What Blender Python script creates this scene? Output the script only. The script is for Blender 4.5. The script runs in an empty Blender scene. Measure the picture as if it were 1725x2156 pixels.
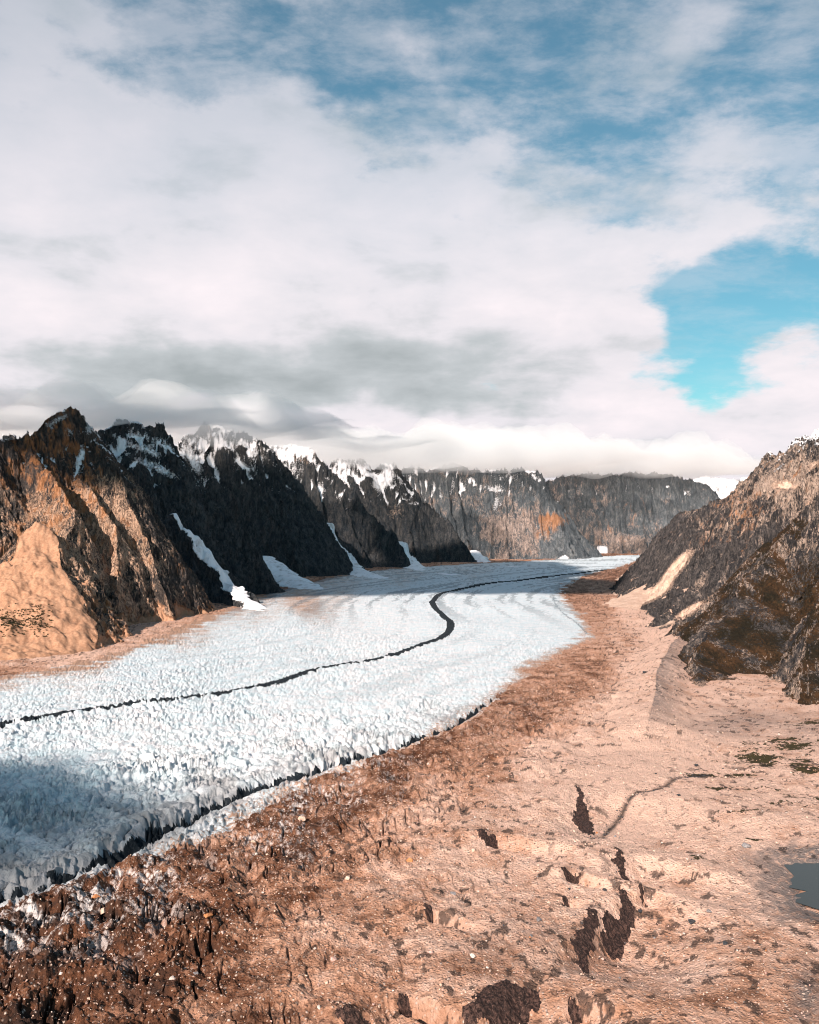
import bpy, bmesh, math, random
import numpy as np
from mathutils import Vector, Matrix

S = bpy.context.scene
R = math.radians
HC = 300.0                       # camera height over the ice, metres
FD = 1867.0                      # focal length in units of a 1725 x 2156 frame
PITCH = -math.atan(42 / FD)        # tilted up a little: the horizon lies below the middle

# ---------------------------------------------------------------- camera
cam_d = bpy.data.cameras.new("camera")
cam = bpy.data.objects.new("camera", cam_d)
S.collection.objects.link(cam)
cam.location = (0, 0, HC)
cam.rotation_euler = (R(90) - PITCH, 0, 0)
cam_d.sensor_fit = 'VERTICAL'
cam_d.angle = 2 * math.atan(1078 / FD)
cam_d.clip_start = 1.0
cam_d.clip_end = 60000
S.camera = cam

# ---------------------------------------------------------------- light and exposure
SUN_EL, SUN_AZ = 30.0, 205.0     # azimuth from +Y (view direction) clockwise: behind the camera, a little left
S.view_settings.view_transform = 'Standard'
S.view_settings.look = 'None'
S.view_settings.exposure = 0.88
S.view_settings.gamma = 1.0
S.view_settings.use_curve_mapping = False
sun_dir = Vector((math.sin(R(SUN_AZ)) * math.cos(R(SUN_EL)), math.cos(R(SUN_AZ)) * math.cos(R(SUN_EL)), math.sin(R(SUN_EL))))
sd = bpy.data.lights.new("sun", 'SUN')
sd.energy = 4.9
sd.angle = R(0.5)
sd.color = (1.0, 0.87, 0.77)
sun = bpy.data.objects.new("sun", sd)
S.collection.objects.link(sun)
sun.location = (0, 0, 3000)
sun.rotation_euler = sun_dir.to_track_quat('Z', 'Y').to_euler()
S.cycles.use_denoising = True
S.cycles.filter_width = 1.05
S.cycles.max_bounces = 12
S.cycles.diffuse_bounces = 3
S.cycles.volume_bounces = 8
S.cycles.caustics_reflective = False
S.cycles.caustics_refractive = False


# ---------------------------------------------------------------- node helper
class NT:
    def __init__(self, tree):
        self.t = tree
        tree.nodes.clear()

    def n(self, kind, **kw):
        nd = self.t.nodes.new(kind)
        for k, v in kw.items():
            setattr(nd, k, v)
        return nd

    def put(self, sock, v):
        if hasattr(v, 'is_output'):
            self.t.links.new(v, sock)
        elif v is not None:
            if isinstance(v, (tuple, list)) and len(v) == 3 and sock.type == 'RGBA':
                v = (*v, 1)
            sock.default_value = v

    def m(self, op, a, b=0.0, c=None, clamp=False):
        nd = self.n('ShaderNodeMath', operation=op, use_clamp=clamp)
        self.put(nd.inputs[0], a)
        self.put(nd.inputs[1], b)
        if c is not None:
            self.put(nd.inputs[2], c)
        return nd.outputs[0]

    def vm(self, op, a, b=(0, 0, 0)):
        nd = self.n('ShaderNodeVectorMath', operation=op)
        self.put(nd.inputs[0], a)
        self.put(nd.inputs[1], b)
        return nd.outputs[0]

    def noise(self, vec, scale, detail=4, rough=0.55, dist=0.0, ridged=False):
        nd = self.n('ShaderNodeTexNoise')
        if ridged:
            nd.noise_type = 'RIDGED_MULTIFRACTAL'
        self.put(nd.inputs['Vector'], vec)
        nd.inputs['Scale'].default_value = scale
        nd.inputs['Detail'].default_value = detail
        nd.inputs['Roughness'].default_value = rough
        nd.inputs['Distortion'].default_value = dist
        return nd.outputs[0]

    def ss(self, v, a, b, lo=0.0, hi=1.0):
        nd = self.n('ShaderNodeMapRange', interpolation_type='SMOOTHSTEP')
        self.put(nd.inputs[0], v)
        for i, q in enumerate((a, b, lo, hi)):
            self.put(nd.inputs[1 + i], q)
        return nd.outputs[0]

    def mix(self, f, a, b):
        nd = self.n('ShaderNodeMix', data_type='RGBA')
        self.put(nd.inputs[0], f)
        self.put(nd.inputs[6], a)
        self.put(nd.inputs[7], b)
        return nd.outputs[2]

    def attr(self, name):
        return self.n('ShaderNodeAttribute', attribute_name=name).outputs['Fac']


# ---------------------------------------------------------------- sky: physical sky with a cloud layer by direction
def pxdir(px, py):
    az = math.atan((px - 862.5) / FD)
    el = math.atan((1120 - py) / FD * math.cos(az))
    return az, el


def make_world():
    w = bpy.data.worlds.new("World")
    S.world = w
    w.use_nodes = True
    t = NT(w.node_tree)
    out = t.n('ShaderNodeOutputWorld')
    bg = t.n('ShaderNodeBackground')
    bg.inputs['Strength'].default_value = 0.075
    t.t.links.new(bg.outputs[0], out.inputs[0])
    sky = t.n('ShaderNodeTexSky', sky_type='NISHITA')
    sky.sun_disc = False
    sky.sun_elevation = R(SUN_EL)
    sky.sun_rotation = R(SUN_AZ)
    sky.altitude = 1000
    sky.air_density = 1.3
    sky.dust_density = 0.3
    sky.ozone_density = 2.5
    tc = t.n('ShaderNodeTexCoord')
    d = tc.outputs['Generated']
    sep = t.n('ShaderNodeSeparateXYZ')
    t.put(sep.inputs[0], d)
    x, y, z = sep.outputs
    az = t.m('ARCTAN2', x, y)
    el = t.m('ARCSINE', z)

    wn = t.n('ShaderNodeTexNoise')
    t.put(wn.inputs['Vector'], d)
    wn.inputs['Scale'].default_value = 7.0
    wn.inputs['Detail'].default_value = 4
    wsep = t.n('ShaderNodeSeparateXYZ')
    t.put(wsep.inputs[0], t.vm('MULTIPLY', t.vm('SUBTRACT', wn.outputs['Color'], (.5, .5, .5)), (.16, .12, .1)))
    az = t.m('ADD', az, wsep.outputs[0])
    el = t.m('ADD', el, wsep.outputs[1])

    def blob(px, py, sx, sy, amp, rot=0.0):
        a0, e0 = pxdir(px, py)
        u = t.m('SUBTRACT', az, a0)
        v = t.m('SUBTRACT', el, e0)
        if rot:
            c, s = math.cos(R(rot)), math.sin(R(rot))
            u, v = t.m('ADD', t.m('MULTIPLY', u, c), t.m('MULTIPLY', v, s)), t.m('SUBTRACT', t.m('MULTIPLY', v, c), t.m('MULTIPLY', u, s))
        u = t.m('MULTIPLY', u, FD / sx)
        v = t.m('MULTIPLY', v, FD / sy)
        r2 = t.m('ADD', t.m('MULTIPLY', u, u), t.m('MULTIPLY', v, v))
        return t.m('MULTIPLY', t.m('EXPONENT', t.m('MULTIPLY', r2, -1.0)), amp)

    def total(blobs, base):
        acc = base
        for b in blobs:
            acc = t.m('ADD', blob(*b), acc)
        return acc

    # cloud space: a layer seen in perspective, so that the far part is squeezed toward the horizon
    zz = t.m('ADD', t.m('MAXIMUM', z, 0.0), 0.22)
    comb = t.n('ShaderNodeCombineXYZ')
    t.put(comb.inputs[0], t.m('DIVIDE', x, zz))
    t.put(comb.inputs[1], t.m('DIVIDE', y, zz))
    t.put(comb.inputs[2], t.m('MULTIPLY', z, 1.5))
    p = comb.outputs[0]
    n1 = t.noise(p, 3.6, 12, 0.60, 0.15)
    n2 = t.noise(t.vm('ADD', p, (5.3, 1.7, 2.2)), 9.5, 9, 0.62, 0.1)
    n = t.m('ADD', t.m('MULTIPLY', n1, 0.66), t.m('MULTIPLY', n2, 0.34))
    cover = total([
        (300, 520, 750, 330, 0.40), (800, 640, 560, 210, 0.30), (250, 700, 500, 250, 0.3),
        (1150, 620, 230, 110, 0.20), (1480, 500, 200, 50, 0.16, 14), (1050, 560, 160, 70, 0.10),
        (1690, 830, 110, 75, 0.36), (1660, 740, 60, 50, 0.18), (1700, 640, 60, 60, 0.2), (1700, 560, 60, 30, .12),
        (900, 905, 700, 60, 0.5), (1350, 925, 330, 62, 0.36), (1250, 760, 180, 90, 0.22), (1380, 770, 70, 70, .1),
        (90, 40, 160, 60, .16), (1500, 40, 130, 50, .13), (1330, 330, 330, 120, .06), (980, 260, 150, 90, .06),
        (1500, 690, 100, 130, -0.30), (1620, 600, 110, 50, -0.26), (1480, 850, 130, 40, -0.22), (1480, 850, 50, 30, -0.1),
        (1230, 225, 140, 40, -0.16), (1285, 290, 30, 50, -0.16), (170, 115, 110, 28, -0.22, -20), (430, 30, 150, 40, -.1),
        (700, 170, 90, 40, -0.16), (880, 240, 140, 50, -0.10), (1690, 150, 120, 200, -0.16), (1100, 490, 70, 35, -0.22),
        (1290, 470, 80, 40, -0.14), (1050, 60, 400, 80, -0.06), (1580, 985, 110, 36, .42), (1200, 1000, 500, 40, .4), (900, 30, 1300, 120, -.17), (1300, 230, 380, 130, -.06), (1640, 620, 130, 45, -.26), (1420, 700, 60, 60, -.1), (100, 300, 300, 140, .12), (500, 300, 300, 100, .08),
    ], 0.0)
    # a half-clear sky behind the camera
    dens = t.m('ADD', t.m('MULTIPLY_ADD', n, 1.6, -.30), cover)
    front = t.ss(y, -0.3, 0.4, 0.35, 1.0)
    cl = t.ss(dens, 0.40, 0.74)
    n5 = t.noise(t.vm('MULTIPLY', t.vm('ADD', p, (2.3, 4.7, 1.2)), (1.0, 1.35, 1.0)), 5.0, 12, 0.64, 0.15)
    veil_at = total([(900, 60, 1500, 260, .52), (1500, 330, 400, 220, .35)], 0.15)
    veil = t.m('MULTIPLY', t.ss(n5, 0.38, 0.66, .1, 1), veil_at, clamp=True)
    cl = t.m('ADD', cl, t.m('MULTIPLY', t.m('SUBTRACT', 1.0, cl), veil))
    cl = t.m('MULTIPLY', cl, t.ss(el, 0.20, 0.54, 1.0, 0.60))
    cl = t.m('MULTIPLY', cl, front)
    # light and grey parts of the clouds
    n3 = t.noise(t.vm('ADD', p, (1.3, 7.7, 0.2)), 3.8, 10, 0.56, 0.15)
    tone = total([
        (620, 790, 420, 60, -0.50), (350, 760, 180, 70, -0.22), (900, 745, 260, 45, -0.16), (0, 880, 220, 50, -0.22),
        (250, 640, 300, 90, 0.16), (420, 600, 160, 60, 0.1), (1150, 620, 180, 70, 0.12), (1680, 800, 120, 90, 0.18),
        (420, 880, 120, 50, .25), (900, 880, 500, 26, .16), (700, 950, 300, 30, -.05), (1300, 960, 300, 30, .05),
        (800, 330, 600, 200, -.04), (1200, 150, 600, 170, -.03), (1000, 830, 250, 40, -.2),
    ], 0.66)
    tn = t.m('ADD', tone, t.m('MULTIPLY', t.m('SUBTRACT', n3, 0.5), 1.15))
    ramp = t.n('ShaderNodeValToRGB')
    t.put(ramp.inputs[0], tn)
    e = ramp.color_ramp.elements
    e[0].position, e[0].color = 0.0, (0.26, 0.285, 0.295, 1)
    e[1].position, e[1].color = 1.0, (0.66, 0.60, 0.62, 1)
    e.new(0.35).color = (0.37, 0.39, 0.405, 1)
    e.new(0.62).color = (0.548, 0.525, 0.552, 1)
    ccol = t.mix(1.0, ramp.outputs[0], (0, 0, 0))
    sc = t.n('ShaderNodeVectorMath', operation='SCALE')
    t.put(sc.inputs[0], ramp.outputs[0])
    sc.inputs['Scale'].default_value = 11.2
    # cooler, greener blue of this sky
    skyc = t.n('ShaderNodeMix', data_type='RGBA', blend_type='MULTIPLY')
    skyc.inputs[0].default_value = 1.0
    t.put(skyc.inputs[6], sky.outputs[0])
    t.put(skyc.inputs[7], (0.47, 0.80, 0.73))
    col = t.mix(cl, skyc.outputs[2], sc.outputs[0])
    t.put(bg.inputs['Color'], col)


make_world()

# ---------------------------------------------------------------- maths
CP, SP = math.cos(PITCH), math.sin(PITCH)


def ray(px, py):
    px, py = np.asarray(px, float), np.asarray(py, float)
    dx = (px - 862.5) / FD
    dz = (1078 - py) / FD
    return dx / (CP + dz * SP), (dz * CP - SP) / (CP + dz * SP)      # x and z per metre of depth y


def P3(px, py, depth):
    a, b = ray(px, py)
    return np.stack([a * depth, np.asarray(depth, float) + 0 * a, HC + b * depth], -1)


def G(px, py):
    a, b = ray(px, py)
    d = -HC / b
    return np.stack([a * d, d], -1)


def unproj(x, y, z):
    """picture coordinates of world points: used as a plain chart of the place when patches are laid out"""
    dz = z - HC
    f = y * CP - dz * SP
    u = y * SP + dz * CP
    return 862.5 + FD * x / f, 1078 - FD * u / f


def catmull(pts, n=10):
    p = np.asarray(pts, float)
    p = np.vstack([2 * p[0] - p[1], p, 2 * p[-1] - p[-2]])
    out = []
    for i in range(1, len(p) - 2):
        for k in range(n):
            s = k / n
            a, b, c, d = p[i - 1], p[i], p[i + 1], p[i + 2]
            out.append(0.5 * (2 * b + (c - a) * s + (2 * a - 5 * b + 4 * c - d) * s * s + (3 * b - a - 3 * c + d) * s ** 3))
    out.append(p[-2])
    return np.array(out)


def gline(pts, n=8):
    c = catmull(pts, n)
    return G(c[:, 0], c[:, 1])


def gpoly(pts):
    p = np.asarray(pts, float)
    return G(p[:, 0], p[:, 1])


_rng = np.random.RandomState(7)
_perm = np.concatenate([_rng.permutation(256)] * 2).astype(np.int32)
_ang = np.linspace(0, 2 * np.pi, 256, endpoint=False)
_g2 = np.stack([np.cos(_ang), np.sin(_ang)], -1).astype(np.float32)
_g3 = _rng.normal(size=(256, 3))
_g3 = (_g3 / np.linalg.norm(_g3, axis=1, keepdims=True)).astype(np.float32)


def perlin2(x, y, seed=0):
    xi, yi = np.floor(x), np.floor(y)
    fx, fy = (x - xi).astype(np.float32), (y - yi).astype(np.float32)
    xi, yi = (xi.astype(np.int64) + seed * 37) & 255, (yi.astype(np.int64) + seed * 91) & 255
    u, v = fx * fx * fx * (fx * (fx * 6 - 15) + 10), fy * fy * fy * (fy * (fy * 6 - 15) + 10)

    def gd(ix, iy, dx, dy):
        g = _g2[_perm[_perm[ix & 255] + (iy & 255)]]
        return g[..., 0] * dx + g[..., 1] * dy
    a, b = gd(xi, yi, fx, fy), gd(xi + 1, yi, fx - 1, fy)
    c, d = gd(xi, yi + 1, fx, fy - 1), gd(xi + 1, yi + 1, fx - 1, fy - 1)
    return ((a + u * (b - a)) * (1 - v) + (c + u * (d - c)) * v) * 1.5


def perlin3(x, y, z, seed=0):
    xi, yi, zi = np.floor(x), np.floor(y), np.floor(z)
    fx, fy, fz = (x - xi).astype(np.float32), (y - yi).astype(np.float32), (z - zi).astype(np.float32)
    xi, yi, zi = (xi.astype(np.int64) + seed * 37) & 255, (yi.astype(np.int64) + seed * 91) & 255, zi.astype(np.int64) & 255
    u, v, w = [f * f * f * (f * (f * 6 - 15) + 10) for f in (fx, fy, fz)]

    def gd(i, j, k):
        g = _g3[_perm[_perm[_perm[(xi + i) & 255] + ((yi + j) & 255)] + ((zi + k) & 255)]]
        return g[..., 0] * (fx - i) + g[..., 1] * (fy - j) + g[..., 2] * (fz - k)
    r = 0
    for i in (0, 1):
        for j in (0, 1):
            for k in (0, 1):
                r = r + gd(i, j, k) * (u if i else 1 - u) * (v if j else 1 - v) * (w if k else 1 - w)
    return r * 1.6


def fbm2(x, y, lam, octv=4, gain=0.5, seed=0):
    r, a, f = 0, 1.0, 1.0 / lam
    for o in range(octv):
        r = r + a * perlin2(x * f, y * f, seed + o)
        a *= gain
        f *= 2.03
    return r


def fbm3(x, y, z, lam, octv=4, gain=0.5, seed=0, ridged=False):
    r, a, f = 0, 1.0, 1.0 / lam
    for o in range(octv):
        q = perlin3(x * f, y * f, z * f, seed + o)
        r = r + a * ((1 - 2 * np.abs(q)) if ridged else q)
        a *= gain
        f *= 2.03
    return r


def sstep(a, b, v):
    t = np.clip((v - a) / (b - a), 0, 1)
    return t * t * (3 - 2 * t)


def line_coords(X, Y, line):
    """distance, signed side (+ left of the line's direction), arc length at the nearest point"""
    best = np.full(X.shape, 1e18)
    side = np.zeros(X.shape)
    arc = np.zeros(X.shape)
    s0 = 0.0
    for (ax, ay), (bx, by) in zip(line[:-1], line[1:]):
        dx, dy = bx - ax, by - ay
        L2 = dx * dx + dy * dy + 1e-9
        L = math.sqrt(L2)
        t = np.clip(((X - ax) * dx + (Y - ay) * dy) / L2, 0, 1)
        ex, ey = X - (ax + t * dx), Y - (ay + t * dy)
        q = ex * ex + ey * ey
        k = q < best
        best = np.where(k, q, best)
        side = np.where(k, np.sign(dx * ey - dy * ex), side)
        arc = np.where(k, s0 + t * L, arc)
        s0 += L
    return np.sqrt(best), side, arc


def inside(X, Y, poly):
    r = np.zeros(X.shape, bool)
    n = len(poly)
    for i in range(n):
        (ax, ay), (bx, by) = poly[i], poly[(i + 1) % n]
        if ay == by:
            continue
        k = (ay > Y) != (by > Y)
        r ^= k & (X < (bx - ax) * (Y - ay) / (by - ay) + ax)
    return r


def sdist(X, Y, poly):
    d, _, _ = line_coords(X, Y, np.vstack([poly, poly[:1]]))
    return np.where(inside(X, Y, poly), d, -d)


def field(U, V, pts, pw=1.6):
    num, den = 0, 0
    for u, v, val in pts:
        w = 1.0 / (((U - u) ** 2 + (1.4 * (V - v)) ** 2) + 150.0) ** pw
        num = num + w * val
        den = den + w
    return num / den


# ---------------------------------------------------------------- mesh building
def set_mesh(me, co, faces, attrs=None, smooth=True):
    nv, nf = len(co), len(faces)
    k = faces.shape[1]
    me.vertices.add(nv)
    me.vertices.foreach_set('co', np.ascontiguousarray(co, np.float32).ravel())
    me.loops.add(nf * k)
    me.loops.foreach_set('vertex_index', np.ascontiguousarray(faces, np.int32).ravel())
    me.polygons.add(nf)
    me.polygons.foreach_set('loop_start', np.arange(0, nf * k, k, dtype=np.int32))
    me.polygons.foreach_set('use_smooth', np.full(nf, smooth, bool))
    me.update(calc_edges=True)
    for nm, val in (attrs or {}).items():
        a = me.attributes.new(nm, 'FLOAT', 'POINT')
        a.data.foreach_set('value', np.ascontiguousarray(val, np.float32).ravel())
    me.update()


def tag(o, label, cat, kind=None, group=None):
    o['label'] = label
    o['category'] = cat
    if kind:
        o['kind'] = kind
    if group:
        o['group'] = group
    return o


def mesh_obj(name, co, faces, mat, attrs=None, parent=None, smooth=True):
    """link the faces given (of a larger vertex list) as one mesh object"""
    used, inv = np.unique(faces, return_inverse=True)
    me = bpy.data.meshes.new(name)
    set_mesh(me, co[used], inv.reshape(faces.shape), {k: v[used] for k, v in (attrs or {}).items()}, smooth)
    me.materials.append(mat)
    o = bpy.data.objects.new(name, me)
    S.collection.objects.link(o)
    if parent:
        o.parent = parent
    return o


def grid_faces(nr, nc):
    i = np.arange((nr - 1) * nc).reshape(nr - 1, nc)[:, :-1].ravel()
    return np.stack([i, i + 1, i + nc + 1, i + nc], -1)


def new_mat(name):
    m = bpy.data.materials.new(name)
    m.use_nodes = True
    t = NT(m.node_tree)
    out = t.n('ShaderNodeOutputMaterial')
    b = t.n('ShaderNodeBsdfPrincipled')
    t.t.links.new(b.outputs[0], out.inputs[0])
    b.inputs['Roughness'].default_value = 0.9
    b.inputs['Specular IOR Level'].default_value = 0.15
    geo = t.n('ShaderNodeNewGeometry')
    return m, t, b, geo.outputs['Position'], geo.outputs['Normal']


def bump(t, b, h, dist, strength=1.0):
    nd = t.n('ShaderNodeBump')
    nd.inputs['Distance'].default_value = dist
    nd.inputs['Strength'].default_value = strength
    t.put(nd.inputs['Height'], h)
    t.put(b.inputs['Normal'], nd.outputs[0])


# ---------------------------------------------------------------- materials
def mat_ice():
    m, t, b, pos, nor = new_mat("glacier_ice")
    dirt, blue, streak, soot = t.attr('dirt'), t.attr('blue'), t.attr('streak'), t.attr('soot')
    n1 = t.noise(pos, 0.035, 6, 0.6)
    n2 = t.noise(pos, 0.25, 5, 0.65, 0.6)
    n3 = t.noise(t.vm('MULTIPLY', pos, (1, 1, 3.0)), 0.9, 3, 0.6)
    ice = t.mix(t.ss(n1, 0.35, 0.65), (0.74, 0.705, 0.71), (0.56, 0.635, 0.665))
    ice = t.mix(t.m('MULTIPLY', blue, t.ss(n2, 0.3, 0.7), clamp=True), ice, (0.34, 0.50, 0.58))
    ice = t.mix(t.m('MULTIPLY', t.ss(n2, 0.52, 0.72), 0.35), ice, (0.42, 0.42, 0.43))
    so = t.m('ADD', soot, t.m('MULTIPLY', t.m('SUBTRACT', t.m('ADD', t.m('MULTIPLY', n1, .5), t.m('MULTIPLY', n2, .5)), .5), 1.6))
    ice = t.mix(t.m('MULTIPLY', t.ss(so, .25, .95), .85), ice, (0.29, 0.28, 0.285))
    grit = t.m('ADD', dirt, t.m('MULTIPLY', t.m('SUBTRACT', t.m('ADD', t.m('MULTIPLY', n2, 0.7), t.m('MULTIPLY', n3, 0.3)), 0.5), 2.2))
    brown = t.mix(n1, (0.30, 0.17, 0.11), (0.46, 0.29, 0.21))
    ice = t.mix(t.m('MULTIPLY', t.ss(grit, 0.45, 0.8), t.ss(dirt, 0.02, 0.15)), ice, brown)
    ice = t.mix(t.m('MULTIPLY', streak, t.ss(n2, 0.2, 0.6), clamp=True), ice, (0.10, 0.13, 0.15))
    t.put(b.inputs['Base Color'], ice)
    b.inputs['Roughness'].default_value = 0.55
    bump(t, b, t.m('ADD', t.m('MULTIPLY', n2, 3.0), n3), 1.0, 0.8)
    return m


def mat_black_debris():
    m, t, b, pos, nor = new_mat("black_debris")
    n2 = t.noise(pos, 0.3, 5, 0.65)
    c = t.mix(t.ss(n2, 0.5, 0.75), (0.012, 0.017, 0.022), (0.07, 0.075, 0.08))
    t.put(b.inputs['Base Color'], c)
    bump(t, b, n2, 2.0)
    return m


def mat_moraine():
    m, t, b, pos, nor = new_mat("moraine_gravel")
    pale, grey, moss, wet_dark, fin = t.attr('pale'), t.attr('grey'), t.attr('moss'), t.attr('wet_dark'), t.attr('fin')
    n1 = t.noise(pos, 0.02, 6, 0.6, 0.3)
    n2 = t.noise(pos, 0.13, 6, 0.65, 0.5)
    n3 = t.noise(pos, 0.8, 5, 0.7)
    vo = t.n('ShaderNodeTexVoronoi', feature='F1')
    t.put(vo.inputs['Vector'], pos)
    vo.inputs['Scale'].default_value = 0.42
    vo.inputs['Randomness'].default_value = 1.0
    stone = t.ss(vo.outputs['Distance'], 0.55, 0.15)
    sepc = t.n('ShaderNodeSeparateColor')
    t.put(sepc.inputs[0], vo.outputs['Color'])
    r1 = sepc.outputs[0]
    p2 = t.m('ADD', t.m('MULTIPLY_ADD', pale, 1.18, .01), t.m('ADD', t.m('MULTIPLY', t.m('SUBTRACT', n2, 0.5), 0.9), t.m('MULTIPLY', t.m('SUBTRACT', n1, 0.5), 0.5)))
    ramp = t.n('ShaderNodeValToRGB')
    t.put(ramp.inputs[0], p2)
    e = ramp.color_ramp.elements
    e[0].position, e[0].color = 0.0, (0.040, 0.021, 0.015, 1)
    e[1].position, e[1].color = 1.0, (0.66, 0.43, 0.335, 1)
    e.new(0.28).color = (0.122, 0.048, 0.024, 1)
    e.new(0.58).color = (0.43, 0.228, 0.148, 1)
    col = ramp.outputs[0]
    col = t.mix(t.m('MULTIPLY', grey, t.ss(n2, 0.25, 0.55), clamp=True), col, t.mix(n3, (0.07, 0.062, 0.062), (0.21, 0.18, 0.17)))
    # single stones, pale and dark
    col = t.mix(t.m('MULTIPLY', stone, t.ss(r1, 0.80, 0.9)), col, (0.55, 0.42, 0.35))
    col = t.mix(t.m('MULTIPLY', stone, t.ss(r1, 0.10, 0.04)), col, (0.16, 0.10, 0.08))
    col = t.mix(t.m('MULTIPLY', t.ss(n3, 0.60, 0.78), 0.35), col, (0.13, 0.075, 0.055))
    mo = t.m('MULTIPLY', t.ss(moss, .05, .2), t.ss(t.m('ADD', moss, t.m('MULTIPLY', t.m('SUBTRACT', n2, .5), 2.6)), 0.52, 0.68))
    col = t.mix(mo, col, t.mix(n1, (0.035, 0.026, 0.010), (0.06, 0.045, 0.020)))
    col = t.mix(t.m('MULTIPLY', wet_dark, t.ss(n2, 0.25, 0.5), clamp=True), col, (0.025, 0.018, 0.017))
    col = t.mix(t.m('MULTIPLY', fin, t.ss(n2, 0.42, 0.55), clamp=True), col, (0.74, 0.68, 0.66))
    t.put(b.inputs['Base Color'], col)
    h = t.m('ADD', t.m('MULTIPLY', n2, 2.2), t.m('ADD', t.m('MULTIPLY', n3, 0.9), t.m('MULTIPLY', stone, 0.5)))
    bump(t, b, h, 1.7, 1.0)
    return m


def mat_cliff_ice():
    m, t, b, pos, nor = new_mat("dirty_cliff_ice")
    n2 = t.noise(t.vm('MULTIPLY', pos, (1, 1, 0.25)), 0.5, 5, 0.65, 0.4)
    c = t.mix(t.ss(n2, 0.42, 0.68), (0.020, 0.012, 0.011), (0.13, 0.070, 0.055))
    c = t.mix(t.ss(t.noise(pos, 1.4, 4, 0.7), 0.58, 0.66, 0, .7), c, (0.30, 0.19, 0.15))
    t.put(b.inputs['Base Color'], c)
    b.inputs['Roughness'].default_value = 0.6
    bump(t, b, n2, 2.4)
    return m


def mat_water():
    m, t, b, pos, nor = new_mat("pond_water")
    b.inputs['Base Color'].default_value = (0.040, 0.044, 0.040, 1)
    b.inputs['Roughness'].default_value = 0.10
    b.inputs['Specular IOR Level'].default_value = 0.16
    bump(t, b, t.noise(pos, 0.6, 3, 0.5), 0.05, 0.4)
    return m


def mat_rock(name, dark=(0.026, 0.034, 0.043), mid=(0.12, 0.11, 0.105), tan=(0.54, 0.385, 0.30), orange=(0.42, 0.18, 0.075),
             cell=1.0, snowcol=(0.86, 0.84, 0.86), scree1=(0.40, 0.265, 0.195), scree2=(0.58, 0.41, 0.325)):
    m, t, b, pos, nor = new_mat(name)
    tanA, snow, scree, moss, rust = t.attr('tan'), t.attr('snow'), t.attr('scree'), t.attr('moss'), t.attr('rust')
    st = t.vm('MULTIPLY', pos, (1, 1, 0.20))
    n0 = t.noise(pos, 0.006 / cell, 5, 0.6)
    n1 = t.noise(st, 0.022 / cell, 7, 0.65, 0.5)
    n2 = t.noise(st, 0.09 / cell, 6, 0.7, 0.6)
    n4 = t.noise(pos, 0.10 / cell, 6, 0.68, 0.3)
    a = t.m('ADD', t.m('MULTIPLY', n1, 0.40), t.m('ADD', t.m('MULTIPLY', n2, 0.42), t.m('MULTIPLY', n4, 0.18)))
    k = t.m('ADD', t.m('MULTIPLY_ADD', t.m('SUBTRACT', n0, 0.5), 1.1, tanA), t.m('MULTIPLY', t.m('SUBTRACT', a, 0.5), 2.4))
    crk = t.m('ABSOLUTE', t.m('SUBTRACT', t.noise(t.vm('MULTIPLY', pos, (1, 1, .45)), 0.035 / cell, 5, 0.6, 1.2), 0.5))
    col = t.mix(t.ss(a, 0.40, 0.62), dark, mid)
    col = t.mix(t.ss(k, 0.46, 0.74), col, t.mix(t.ss(n2, 0.35, 0.65), tuple(c * .62 for c in tan), tan))
    col = t.mix(t.ss(crk, 0.022, 0.008, 0.0, 0.85), col, tuple(c * .8 for c in dark))
    col = t.mix(t.m('MULTIPLY', t.ss(t.m('ADD', rust, t.m('MULTIPLY', t.m('SUBTRACT', n1, 0.5), 1.5)), 0.45, 0.8), 0.75), col, orange)
    sc = t.mix(t.ss(t.m('ADD', t.m('MULTIPLY', n4, .6), t.m('MULTIPLY', n1, .4)), .38, .62), scree1, scree2)
    col = t.mix(t.ss(t.m('ADD', scree, t.m('MULTIPLY', t.m('SUBTRACT', n4, 0.5), 0.8)), 0.4, 0.6), col, sc)
    mo = t.mix(t.ss(t.m('ADD', t.m('MULTIPLY', n0, .6), t.m('MULTIPLY', n4, .4)), 0.42, 0.62), (0.022, 0.017, 0.010), (0.098, 0.048, 0.022))
    col = t.mix(t.ss(t.m('ADD', moss, t.m('MULTIPLY', t.m('SUBTRACT', n4, 0.5), 2.0)), 0.42, 0.58), col, mo)
    s = t.m('ADD', snow, t.m('MULTIPLY', t.m('SUBTRACT', n4, 0.5), 0.75))
    col = t.mix(t.ss(s, 0.47, 0.55), col, t.mix(t.ss(n1, 0.48, 0.70), snowcol, (0.50, 0.46, 0.45)))
    t.put(b.inputs['Base Color'], col)
    hh = t.m('MULTIPLY', t.m('ADD', t.m('MULTIPLY', n1, 0.9), t.m('ADD', n2, t.m('ADD', t.m('MULTIPLY', n4, 0.8), t.ss(crk, 0.0, 0.04, -.35, 0)))), t.m('MULTIPLY', t.ss(s, 0.6, 0.45, 0.08, 1.0), t.ss(scree, 0.45, 0.75, 1.0, 0.05)))
    bump(t, b, hh, 15.0 * cell, 1.0)
    return m


def mat_boulder(name, c1, c2):
    m, t, b, pos, nor = new_mat(name)
    n = t.noise(pos, 0.7, 5, 0.65)
    t.put(b.inputs['Base Color'], t.mix(t.ss(n, 0.3, 0.7), c1, c2))
    bump(t, b, n, 0.5)
    return m


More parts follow.
